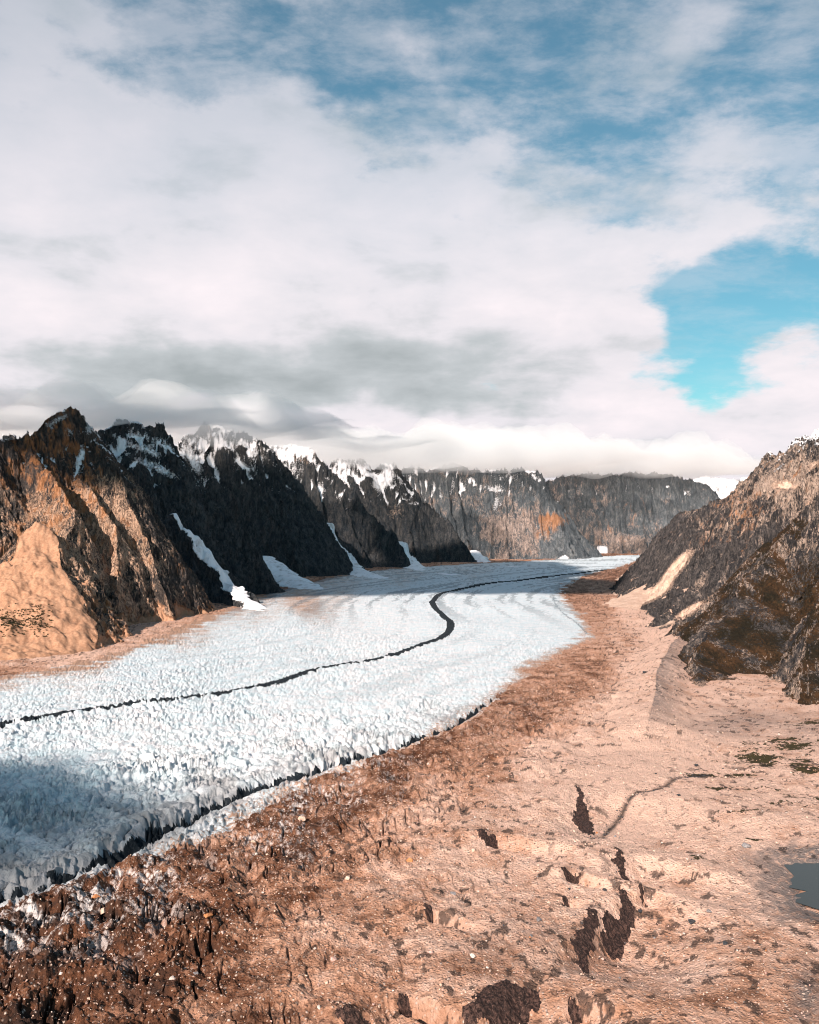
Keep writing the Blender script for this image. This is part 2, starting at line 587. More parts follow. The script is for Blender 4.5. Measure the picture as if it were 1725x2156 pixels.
M_ICE, M_BLACK, M_MOR, M_CLIFF, M_WATER = mat_ice(), mat_black_debris(), mat_moraine(), mat_cliff_ice(), mat_water()
M_WALL = mat_rock("gorge_wall_rock")
M_SUNNY = mat_rock("tan_crag_rock", scree1=(0.30, 0.155, 0.092), scree2=(0.43, 0.245, 0.155), tan=(0.58, 0.375, 0.265), orange=(0.46, 0.19, 0.075), dark=(0.035, 0.033, 0.035), mid=(0.15, 0.115, 0.095), cell=0.55)
M_FAR_HAZED = mat_rock("hazed_far_wall_rock", tan=(0.45, 0.345, 0.30), dark=(0.085, 0.10, 0.115), mid=(0.21, 0.215, 0.22), cell=1.3)  # paler, bluer rock: the haze of distance is put into the colour
M_HILL = mat_rock("mossy_crag_rock", dark=(0.028, 0.028, 0.032), mid=(0.15, 0.125, 0.115), tan=(0.50, 0.37, 0.30), cell=0.5)


# ---------------------------------------------------------------- ground sheet: ice, debris bands, moraine, ice cliffs
def c5(cx, cy):
    return 621 + cx * .3437, 1414.5 + cy * .3437


def c6(cx, cy):
    return 1104 + cx * .36, 1414.5 + cy * .36


MEDIAL = [(-400, 1610), (-150, 1560), (0, 1535), (120, 1510), (250, 1490), (400, 1470), (560, 1440), (700, 1405), (820, 1380), (900, 1355), (940, 1335), (949, 1315),
          (932, 1295), (913, 1276), (914, 1262), (940, 1247), (1000, 1233), (1080, 1223), (1180, 1211), (1290, 1198)]
CHANNEL = [(-400, 2020), (-150, 1930), (0, 1885), (100, 1855), (200, 1818), (300, 1765), (450, 1690), (560, 1650), (700, 1607), (800, 1580), (890, 1550), (960, 1520),
           (1040, 1470), (1105, 1418), (1160, 1386), (1215, 1356)]
EDGE = [(-700, 2150), (-250, 2010), (0, 1925), (100, 1880), (200, 1850), (300, 1805), (400, 1775), (480, 1745), (560, 1700), (640, 1655), (720, 1625), (800, 1595), (900, 1560),
        (1000, 1505), (1080, 1440), (1130, 1400), (1190, 1370), (1240, 1345), (1235, 1305), (1195, 1265), (1190, 1240), (1230, 1212), (1290, 1198), (1345, 1180)]
ICE_LEFT = [(1400, 1166), (1270, 1171), (1100, 1182), (1000, 1186), (850, 1196), (740, 1208), (600, 1240), (500, 1275), (400, 1312), (250, 1372), (120, 1404), (0, 1425), (-200, 1460), (-700, 1560)]
RIDGE = [(1493, 1322), (1435, 1332), (1439, 1346), (1417, 1375), (1403, 1400), (1383, 1440), (1381, 1480), (1366, 1540)]
STREAM = [c6(*q) for q in [(1060, 590), (1010, 600), (960, 610), (900, 620), (850, 655), (760, 695), (660, 710), (600, 745), (560, 780), (500, 850), (470, 900), (430, 945), (380, 965)]]

CLIFFS = [
    ([c6(*q) for q in [(295, 680), (325, 690), (350, 760), (400, 840), (416, 890), (390, 945), (350, 910), (290, 860), (280, 820), (302, 790), (312, 740)]],
     "tall narrow wedge of dark ice cliff beside the trickle of a stream"),
    ([c6(*q) for q in [(515, 1035), (590, 1090), (575, 1100), (600, 1150), (615, 1172), (690, 1195), (640, 1202), (590, 1190), (540, 1150), (500, 1120), (545, 1110)]],
     "ragged dark ice cliff with a thin tail, below the tall wedge"),
    ([c6(*q) for q in [(190, 1215), (290, 1200), (330, 1210), (300, 1245), (270, 1250), (230, 1230)]],
     "low flat sliver of dark ice cliff in pale gravel"),
    ([c6(*q) for q in [(560, 1270), (640, 1340), (640, 1390), (600, 1450), (560, 1510), (500, 1525), (455, 1500), (455, 1430), (480, 1405), (540, 1405), (560, 1380), (555, 1330)]],
     "hooked dark brown ice cliff, upper half of the curved pair"),
    ([c6(*q) for q in [(385, 1420), (435, 1425), (430, 1480), (400, 1560), (370, 1620), (385, 1660), (400, 1710), (370, 1720), (310, 1660), (280, 1600), (290, 1560), (330, 1530), (350, 1470)]],
     "steep black ice cliff, lower half of the curved pair"),
    ([c5(*q) for q in [(1035, 2100), (1090, 2080), (1150, 2000), (1270, 1940), (1490, 1935), (1490, 1990), (1440, 2020), (1430, 2090), (1380, 2110), (1300, 2156), (1150, 2112), (1110, 2170), (1030, 2180)]],
     "largest black ice cliff, streaked with grit, at the bottom edge"),
    ([c5(*q) for q in [(1100, 1015), (1180, 1020), (1225, 1015), (1260, 1080), (1200, 1090), (1180, 1070), (1130, 1040)]],
     "brown zigzag ice cliff alone on the pale gravel slope"),
    ([c5(*q) for q in [(800, 1500), (840, 1510), (865, 1555), (820, 1560), (790, 1530)]],
     "small brown notch of ice cliff in the middle of the moraine"),
    ([c5(*q) for q in [(620, 1985), (670, 1990), (750, 2060), (700, 2080), (640, 2050)]],
     "dark slanting ice cliff left of the largest black one"),
    ([c6(*q) for q in [(215, 1360), (250, 1345), (265, 1365), (240, 1395), (220, 1390)]],
     "small round dark pit of ice left of the curved pair"),
    ([c6(*q) for q in [(670, 1270), (690, 1265), (715, 1310), (690, 1315)]],
     "little brown ice face just right of the hooked cliff"),
    ([c5(*q) for q in [(250, 2110), (330, 2095), (440, 2130), (540, 2170), (300, 2170)]],
     "long low dark ice face at the bottom edge of the brown ground"),
    ([c6(*q) for q in [(250, 1900), (320, 1915), (325, 1960), (300, 1990), (265, 1950)]],
     "dark ice face low down, right of the largest black cliff"),
]
POND = [c6(*q) for q in [(1490, 1085), (1560, 1087), (1725, 1080), (2100, 1085), (2300, 1250), (2000, 1390), (1725, 1372), (1600, 1332), (1600, 1292), (1660, 1275), (1540, 1250), (1592, 1195), (1540, 1140), (1502, 1100)]]

SERAC = [(0, 1700, 8), (-200, 1800, 9), (200, 1800, 9), (400, 1650, 7.5), (700, 1550, 6), (200, 1600, 6), (0, 1480, 4.5), (500, 1500, 5.5), (900, 1450, 5), (1100, 1400, 4.5), (300, 1400, 5.5), (100, 1440, 4),
         (600, 1350, 4), (900, 1300, 1.6), (1100, 1250, 1.0), (1000, 1215, .6), (1200, 1300, 1.8), (1200, 1190, .4), (700, 1250, 1.4), (700, 1400, 5), (960, 1340, 3), (500, 1300, 3)]
PALE = [(50, 2000, .10), (0, 2150, .06), (200, 1950, .12), (400, 1900, .22), (300, 2100, .15), (500, 2120, .3), (550, 1850, .33), (700, 1950, .5), (700, 2120, .5), (650, 1750, .25), (800, 1650, .28), (900, 1560, .25),
        (850, 1750, .62), (950, 1700, .7), (1000, 1600, .42), (1100, 1500, .35), (1150, 1600, .85), (1200, 1450, .42), (1250, 1400, .42), (1300, 1500, .9), (1250, 1700, .95), (1000, 1850, .75), (1000, 2050, .58),
        (1300, 1700, 1), (1350, 1600, 1), (1450, 1600, .85), (1600, 1700, .82), (1500, 1850, .82), (1400, 2000, .68), (1650, 2000, .58), (1200, 2120, .52), (1600, 2120, .48), (1300, 1350, .6), (1260, 1280, .45),
        (1380, 1320, .95), (1350, 1400, .9), (1200, 1240, .35), (1300, 1215, .3), (0, 1390, .75), (150, 1380, .8), (300, 1340, .7), (500, 1290, .5), (640, 1280, .35), (0, 1420, .3), (1290, 1255, .5), (1330, 1280, .85)]
FINS = [(100, 1900, 1), (200, 1870, 1), (300, 1850, 1), (0, 1960, 1), (250, 1930, .75), (350, 1880, .7), (550, 1730, .9), (640, 1690, .9), (720, 1660, .8), (800, 1620, .7), (450, 1790, .5), (700, 1720, .5), (1000, 1530, .5),
        (1100, 1470, .5), (500, 1880, .2), (400, 2000, .1), (800, 1800, .1), (100, 2100, .12), (1000, 1700, 0), (700, 2000, 0), (1200, 1600, 0), (1500, 1700, 0), (1300, 1900, 0), (1200, 1420, .35), (950, 1620, .3), (0, 2040, .3)]
RELIEF = [(100, 2000, 6), (300, 1950, 5.5), (500, 1850, 4), (700, 1750, 3.6), (150, 2120, 5), (900, 1600, 3.5), (1150, 1500, 3), (600, 2050, 2.0), (800, 1900, 1.4), (1100, 1750, 1.2), (1300, 1600, .6), (1300, 1900, 1.2), (1000, 2050, 1.2),
          (1500, 2000, .9), (1600, 1700, .8), (300, 2120, 3.5), (1250, 1400, 2.5), (1250, 1300, 2.0), (0, 1400, 1), (300, 1340, 1.5), (1400, 1450, .5)]


def build_ground():
    f_r = FD * 1024 / 2156
    ymin, ymax = 330.0, 17000.0
    rows = int((1 / ymin - 1 / ymax) * f_r * HC / 0.75)
    inv = np.linspace(1 / ymin, 1 / ymax, rows)
    a = np.arange(-0.68, 0.68, 0.80 / f_r)
    Y, A = np.meshgrid(1 / inv, a, indexing='ij')
    X = A * Y
    U, V = unproj(X, Y, 0 * X)
    nr, nc = X.shape
    med, cha, edge, left = gline(MEDIAL), gline(CHANNEL), gline(EDGE, 5), gline(ICE_LEFT, 4)
    dm, sm, am = line_coords(X, Y, med)
    dc, scn, ac = line_coords(X, Y, cha)
    ice_poly = np.vstack([edge, left])
    si = sdist(X, Y, ice_poly)
    far = np.clip(Y / 1500, 0.6, 3)
    si = si + fbm2(X, Y, 70, 4, .6, 3) * 16 * far
    amp = field(U, V, SERAC)
    # ---- seracs: rounded rows of ice towers parted by sharp clefts
    wx, wy = fbm2(X, Y, 60, 3, .5, 11) * 16, fbm2(X, Y, 60, 3, .5, 12) * 16

    kind_of = sstep(-.35, .25, fbm2(X, Y, 75, 3, .55, 48)) * .9

    def rows_of(dd, ss, aa, lt, ls, sd_):
        tt = dd * ss
        q = np.abs(perlin2((aa + wx) / ls, (tt + wy) / lt, sd_))
        q2 = np.abs(perlin2((aa + wx * .6) / (ls * .42) + 9, (tt + wy * .6) / (lt * .5), sd_ + 3))
        q3 = np.abs(perlin2((aa + wy) / (ls * 1.3) + 31, (tt + wx) / (lt * .8), sd_ + 5))
        round_ = 2.3 * np.minimum(q, .6) ** .6 + .5 * np.minimum(q2, .5) ** .7 - 1.2 - .9 * sstep(.10, .0, q)
        sharp = 1.5 * (1 - 2.6 * np.minimum(q3, .45)) + .8 * (1 - 2.6 * np.minimum(q2, .4)) - .9
        return round_ + (sharp - round_) * kind_of
    w = dm / (dm + dc + 1)
    sc_near = 1 + Y / 2600
    hs = rows_of(dc, scn, ac, 18, 15, 21) * w + rows_of(dm, sm, am, 17, 13, 31) * (1 - w)
    big = np.abs(perlin2((ac + wx * 2) / 95, (dc * scn + wy) / 38, 46)) * w + np.abs(perlin2((am + wx * 2) / 110, (dm * sm + wy) / 40, 47)) * (1 - w)
    hs = hs * (.75 + .5 * sstep(-.3, .4, fbm2(X, Y, 130, 3, .5, 45))) + 1.1 * np.minimum(big, .5) - .2 + .35 * fbm2(X, Y, 90, 2, .5, 44)
    ice_h = amp * .85 * hs * (1 - .45 * sstep(1100, 2000, Y)) * (.72 + .6 * sstep(-.4, .5, fbm2(X, Y, 260, 3, .5, 49)))
    lo = fbm2(X, Y, 420, 3, .5, 51)
    # ---- moraine relief
    rel = field(U, V, RELIEF)
    ca, sa = math.cos(R(-12)), math.sin(R(-12))
    xr, yr = X * ca - Y * sa, X * sa + Y * ca
    kn = fbm2(xr + wx * .5, (yr + wy) * .55, 34, 5, .55, 61)
    hum = np.abs(fbm2(X + wx * .4, Y * .8, 26, 4, .55, 63))
    cre = 1 - np.abs(perlin2((xr + wx * .3) / 15, (yr + wy * .5) / 60, 66)) * 2
    cre2 = 1 - np.abs(perlin2((xr + wx * .3) / 8, (yr + wy * .5) / 34, 68)) * 2
    gate = sstep(.0, .3, fbm2(X, Y, 60, 3, .5, 69))
    cut = (sstep(.80, .97, cre) * 1.0 + sstep(.84, .97, cre2) * .5) * gate
    mor_h = rel * (kn * 1.5 - hum * 1.2 + .4) - np.maximum(0, rel - 1.3) * 2.6 * cut + fbm2(X, Y, 6, 3, .6, 71) * .45 * (1 + .3 * rel)
    mor_h = mor_h + fbm2(X, Y, 200, 3, .5, 73) * 5 * sstep(0, 120, -si)
    k = sstep(-14, 10, si)
    Z = ice_h * k + mor_h * (1 - k)
    Z = Z + lo * 5 * sstep(0, 250, np.abs(si))
    # ---- the dark meltwater channel along the right side of the ice
    cw = 13 * (1 + .55 * fbm2(X, Y, 45, 4, .65, 81)) * (.25 + .75 * sstep(1750, 800, Y))
    prof = np.exp(-(dc / (cw * 1.15)) ** 2)
    Z = Z - prof * 14 * sstep(2000, 1100, Y) + np.exp(-((dc - 34) / 14) ** 2) * 4 * sstep(1900, 900, Y)
    # ---- medial moraine
    mw = 7.5 * (1 + .9 * fbm2(X, Y, 30, 4, .65, 83) * sstep(2700, 2100, Y)) + Y * .0016
    Z = Z + np.exp(-(dm / 14) ** 2) * 3
    mw = np.maximum(mw, Y * Y / (886 * HC) * .30 * sstep(4100, 4700, Y)) * sstep(9500, 5000, Y)
    # ---- lateral moraine crest and stream bed
    dl, sl, al = line_coords(X, Y, gline(RIDGE))
    fade = sstep(0, 160, al) * 0.6 + .4
    dln = np.sqrt((dl + 10 * fbm2(X, Y, 55, 3, .55, 85)) ** 2 + 30.0)
    Z = Z + np.maximum(0, 1 - dln / np.where(sl > 0, 62, 80)) * 27 * sstep(1150, 1500, Y) * fade
    ds, _, _ = line_coords(X, Y, gline(STREAM))
    Z = Z - np.exp(-(ds / 5) ** 2) * 2.2
    # ---- ice cliffs: the ground breaks down over a steep face and climbs back slowly
    cl_id = np.full(X.shape, -1)
    nvec = np.array([0.80, -0.60])
    for i, (poly, _) in enumerate(CLIFFS):
        gp = gpoly(poly)
        c = gp.mean(0)
        q = (gp - c) @ nvec
        tv = np.array([-nvec[1], nvec[0]])
        r = (gp - c) @ tv
        w0, w1 = (q.max() - q.min()) / 2, (r.max() - r.min()) / 2
        qm = (q.max() + q.min()) / 2
        Q = (X - c[0]) * nvec[0] + (Y - c[1]) * nvec[1] - qm
        T = (X - c[0]) * tv[0] + (Y - c[1]) * tv[1]
        near = (np.abs(Q) < 9 * w0) & (np.abs(T) < 2.5 * w1)
        D = min(13.0, 1.5 * w0)
        step = sstep(-w0 * .8, w0 * .8, Q) * sstep(7 * w0, w0, Q)
        lift = sstep(-6 * w0, -w0 * .7, Q) * sstep(w0 * .6, -w0 * .6, Q)
        Z = Z + np.where(near, (-step * D + lift * D * .35) * np.exp(-(T / (1.05 * w1)) ** 4), 0)
        xw, yw = X + fbm2(X, Y, 9, 3, .6, 90) * 2.4, Y + fbm2(X, Y, 9, 3, .6, 93) * 4
        cl_id = np.where(near & inside(xw, yw, gp), i, cl_id)
    Z = Z + np.where(cl_id >= 0, 1.5 * np.abs(fbm2((X + Y * .75) * .35, (X * .6 - Y * .8) * 1.6, 5, 3, .6, 96)), 0)
    # ---- pond basin
    sp = sdist(X, Y, gpoly(POND))
    Z = Z * (1 - sstep(-30, 4, sp)) + (-4.0 - 2.5 * sstep(-14, 6, sp) + mor_h * .4) * sstep(-30, 4, sp)
    Z = np.where(sp > 2, np.minimum(Z, -7.4), Z)
    # ---- attributes
    pale = field(U, V, PALE) + .18 * fbm2(X, Y, 45, 3, .6, 101)
    fin = np.clip((field(U, V, FINS) - .36) / .75, 0, 1)
    dzx = np.gradient(Z, axis=1) / np.gradient(X, axis=1)
    dzy = np.gradient(Z, axis=0) / np.gradient(Y, axis=0)
    slope = np.hypot(dzx, dzy)
    fin = fin * sstep(.40, .8, slope) * sstep(.0, .35, fbm2(X, Y, 28, 3, .6, 103) + .25)
    moss = np.zeros(X.shape)
    for (px, py, sx, sy, v) in [(1650, 1570, 70, 16, 1), (1600, 1595, 70, 14, 1), (1720, 1525, 60, 8, .9), (1510, 1662, 30, 3.5, 1), (1700, 1672, 60, 6, .8), (1590, 1715, 50, 6, .7), (1560, 1625, 60, 6, .8), (1480, 1630, 60, 4, .8),
                                (1690, 1610, 60, 20, .7), (1600, 1650, 120, 9, .45), (1720, 1730, 30, 6, .9), (1470, 1795, 26, 12, .55), (1590, 1760, 40, 5, .6), (1660, 1690, 120, 6, .4)]:
        moss = np.maximum(moss, v * np.exp(-((U - px) / sx) ** 2 - ((V - py) / sy) ** 2))
    moss = np.clip(moss * .95 + .45 * fbm2(X * .5, Y, 22, 4, .6, 104) * (moss > .05), 0, 1)
    grey = sstep(60, 15, -sp + 18 * fbm2(X, Y, 20, 3, .6, 123)) * .95 * (sp < 6) * sstep(1400, 1700, U)
    grey = np.maximum(grey, .8 * np.maximum(0, 1 - dl / 70) * (sl > 0) * sstep(1150, 1500, Y))  # crest side away from the sun greyed: its shade put into the colour
    for (px, py, sx, sy, v) in [(1700, 2100, 40, 80, .9), (1560, 1520, 140, 40, .55), (1310, 1990, 60, 30, .3), (1150, 2000, 200, 60, .35), (1690, 1540, 60, 40, .5)]:
        grey = np.maximum(grey, v * np.exp(-((U - px) / sx) ** 2 - ((V - py) / sy) ** 2))
    wet_dark = np.exp(-(ds / 3.2) ** 2) * .9 + .6 * cut * (rel > 1.5)  # damp stream bed; the carved clefts are darkened in colour too
    blob = fbm2(X, Y * .8, 13, 4, .55, 106) + .25 * fbm2(X, Y, 120, 2, .5, 107)
    wet_dark = wet_dark + sstep(.47, .53, blob) * .8 * sstep(.15, .5, pale) * sstep(1.0, .8, pale) * sstep(0, 60, -si)
    wet_dark = np.clip(wet_dark, 0, 1)
    dirt = field(U, V, [(0, 1425, .6), (200, 1385, .6), (400, 1330, .55), (560, 1290, .55), (640, 1270, .75), (600, 1320, .25), (300, 1410, .15), (700, 1245, .6), (850, 1212, .55), (1000, 1195, .5), (500, 1400, .02), (800, 1300, .05),
                        (0, 1500, .05), (300, 1600, .08), (0, 1800, .05), (200, 1750, .05), (500, 1650, .1), (700, 1580, .15), (400, 1700, .1), (950, 1500, .22), (1000, 1400, .08), (1150, 1380, .3), (1200, 1320, .28), (1050, 1300, .05),
                        (1180, 1260, .3), (1100, 1220, .1), (900, 1260, .05), (1280, 1195, .2)])
    dirt = dirt + .55 * sstep(55, 0, si) * sstep(400, 900, U + 400)
    dirt = dirt + .38 * sstep(170, 0, si) * (dm * sm > 0) * sstep(5200, 2600, Y) * (.6 + fbm2(X * .5, Y, 60, 3, .6, 121))
    dirt = np.clip(dirt + .12 * fbm2(X, Y, 60, 3, .6, 108), 0, 1.2)
    soot = field(U, V, [(0, 1700, .45), (150, 1760, .62), (0, 1850, .7), (300, 1720, .62), (100, 1650, .3), (450, 1650, .55), (600, 1600, .5), (750, 1560, .42), (900, 1510, .35), (300, 1600, .15), (500, 1540, .1), (0, 1560, .12), (200, 1500, .05),
                        (800, 1430, .0), (1000, 1420, .08), (1100, 1390, .2), (1200, 1330, .25), (600, 1400, .0), (300, 1420, .0), (900, 1330, .0), (700, 1260, .25), (900, 1220, .3), (1150, 1230, .2), (700, 1490, .05), (300, 1660, .35)])
    band = fbm2((am * (1 - w) + ac * w) / 9, (dm * sm * (1 - w) + dc * scn * w), 7, 3, .6, 117)
    soot = soot + .5 * np.exp(-(dm / 20) ** 2) * np.clip(fbm2(X, Y, 30, 3, .6, 119) + .6, 0, 1.3)
    soot = np.clip(soot + .22 * band * sstep(.08, .4, soot) + .32 * np.exp(-((dc - 20) / 24) ** 2) * (fbm2(X, Y, 40, 3, .6, 114) + .7) + .12 * fbm2(X, Y, 90, 3, .6, 109), 0, 1.2)
    blue = field(U, V, [(0, 1700, .9), (150, 1660, .95), (300, 1700, .6), (100, 1780, .5), (450, 1450, .55), (300, 1400, .5), (600, 1400, .4), (900, 1420, .15), (300, 1550, .1), (800, 1330, .05), (1000, 1250, .35), (1100, 1215, .5), (900, 1220, .5),
                        (600, 1550, .1), (200, 1480, .2), (100, 1470, .5), (1200, 1250, .4), (1250, 1195, .5)])
    blue = np.clip(blue, 0, 1)
    # flow stripes on the far, smooth ice
    st = fbm2(dm * sm / 1.0 + wx, am * .03, 46, 4, .6, 110)
    streak = sstep(.02, .45, st) * .75 * sstep(2300, 4200, Y)
    streak = np.clip(streak + .75 * sstep(90, 0, si) * (X < dm * 0 + 3000) * sstep(3200, 4800, Y) * (U < 1180), 0, 1)
    streak = np.maximum(streak, sstep(.1, .55, st) * .22 * sstep(1200, 1900, Y) * (1 - sstep(2300, 3600, Y)))
    # a thin dark crack line near the right rim of the ice
    dk, _, _ = line_coords(X, Y, gline([(1165, 1258), (1172, 1275), (1192, 1296), (1215, 1312), (1236, 1334)]))
    streak = np.maximum(streak, .9 * (dk < 3 + 4 * fbm2(X, Y, 30, 2, .5, 111)))
    co = np.stack([X, Y, Z], -1).reshape(-1, 3)
    at = dict(pale=pale, fin=fin, moss=moss, grey=grey, wet_dark=wet_dark, dirt=dirt, blue=blue, streak=streak, soot=soot)
    at = {k_: v.ravel() for k_, v in at.items()}
    F = grid_faces(nr, nc)

    def fm(q):
        return q.ravel()[F].mean(1)
    cid = np.take(cl_id.ravel(), F[:, 0])
    is_ice = fm(si) > 0
    gap = fbm2(X, Y, 26, 3, .6, 120)
    is_med = is_ice & (fm(mw - dm + np.where(Y > 2600, 0, gap * 10)) > 0)
    is_cha = (fm(cw * 1.0 - dc + gap * 7 - 9 * sstep(1300, 2000, Y)) > 0) & (cid < 0) & (fm(Y) < 2200) & ~is_med
    is_ice = is_ice & ~is_med & ~is_cha
    is_mor = ~is_ice & ~is_med & ~is_cha & (cid < 0)
    o = mesh_obj("glacier", co, F[is_ice], M_ICE, {k_: at[k_] for k_ in ('dirt', 'blue', 'streak', 'soot')})
    tag(o, "broad white glacier broken into seracs, curving away between the mountains", "glacier", "structure")
    o = mesh_obj("medial_moraine", co, F[is_med], M_BLACK)
    tag(o, "thin black S-shaped line of debris winding down the middle of the glacier", "moraine", "structure")
    o = mesh_obj("meltwater_channel", co, F[is_cha], M_BLACK)
    tag(o, "black debris-filled channel between the white ice and the brown moraine", "channel", "structure")
    o = mesh_obj("ground", co, F[is_mor], M_MOR, {k_: at[k_] for k_ in ('pale', 'fin', 'moss', 'grey', 'wet_dark')})
    tag(o, "salmon and brown stony moraine ground in front of the glacier", "ground", "structure")
    for i, (_, lab) in enumerate(CLIFFS):
        k_ = cid == i
        if k_.any():
            o = mesh_obj("ice_cliff", co, F[k_], M_CLIFF)
            tag(o, lab, "ice cliff", None, "dark ice cliffs in the moraine")
    return X, Y, Z, inv, a, si, cl_id, pale


GX, GY, GZ, GINV, GA, GSI, GCL, GPALE = build_ground()


def ground_at(x, y):
    i = int(round((1 / y - GINV[0]) / (GINV[1] - GINV[0])))
    j = int(round((x / y - GA[0]) / (GA[1] - GA[0])))
    i, j = min(max(i, 0), len(GINV) - 1), min(max(j, 0), len(GA) - 1)
    return i, j


def flat_poly(name, pts, z, mat):
    me = bpy.data.meshes.new(name)
    p = gpoly(pts)
    s = (HC - z) / HC
    me.from_pydata([(x * s, y * s, z) for x, y in p], [], [list(range(len(p)))])
    me.materials.append(mat)
    o = bpy.data.objects.new(name, me)
    S.collection.objects.link(o)
    return o


pp = np.array(POND)
ctr = pp.mean(0)
o = flat_poly("pond", [tuple(ctr + (q - ctr) * 1.12) for q in pp], -6.6, M_WATER)
tag(o, "still grey-green meltwater pond lying in the moraine at the right edge", "pond", "structure")


def wide_ground():
    """the plain reaching the horizon, under the detailed sheet"""
    n = 60
    r = np.concatenate([[0], np.geomspace(300, 40000, 24)])
    th = np.linspace(0, 2 * np.pi, n, endpoint=False)
    co = np.array([(q * math.cos(k), q * math.sin(k), -60.0) for q in r for k in th])
    f = [[i * n + j, i * n + (j + 1) % n, (i + 1) * n + (j + 1) % n, (i + 1) * n + j] for i in range(len(r) - 1) for j in range(n)]
    o = mesh_obj("plain", co, np.array(f), M_MOR, {k: np.full(len(co), v) for k, v in dict(pale=.6, fin=0, moss=0, grey=.2, wet_dark=0).items()})
    tag(o, "stony plain under and beyond the glacier, out to the horizon", "ground", "structure")


wide_ground()


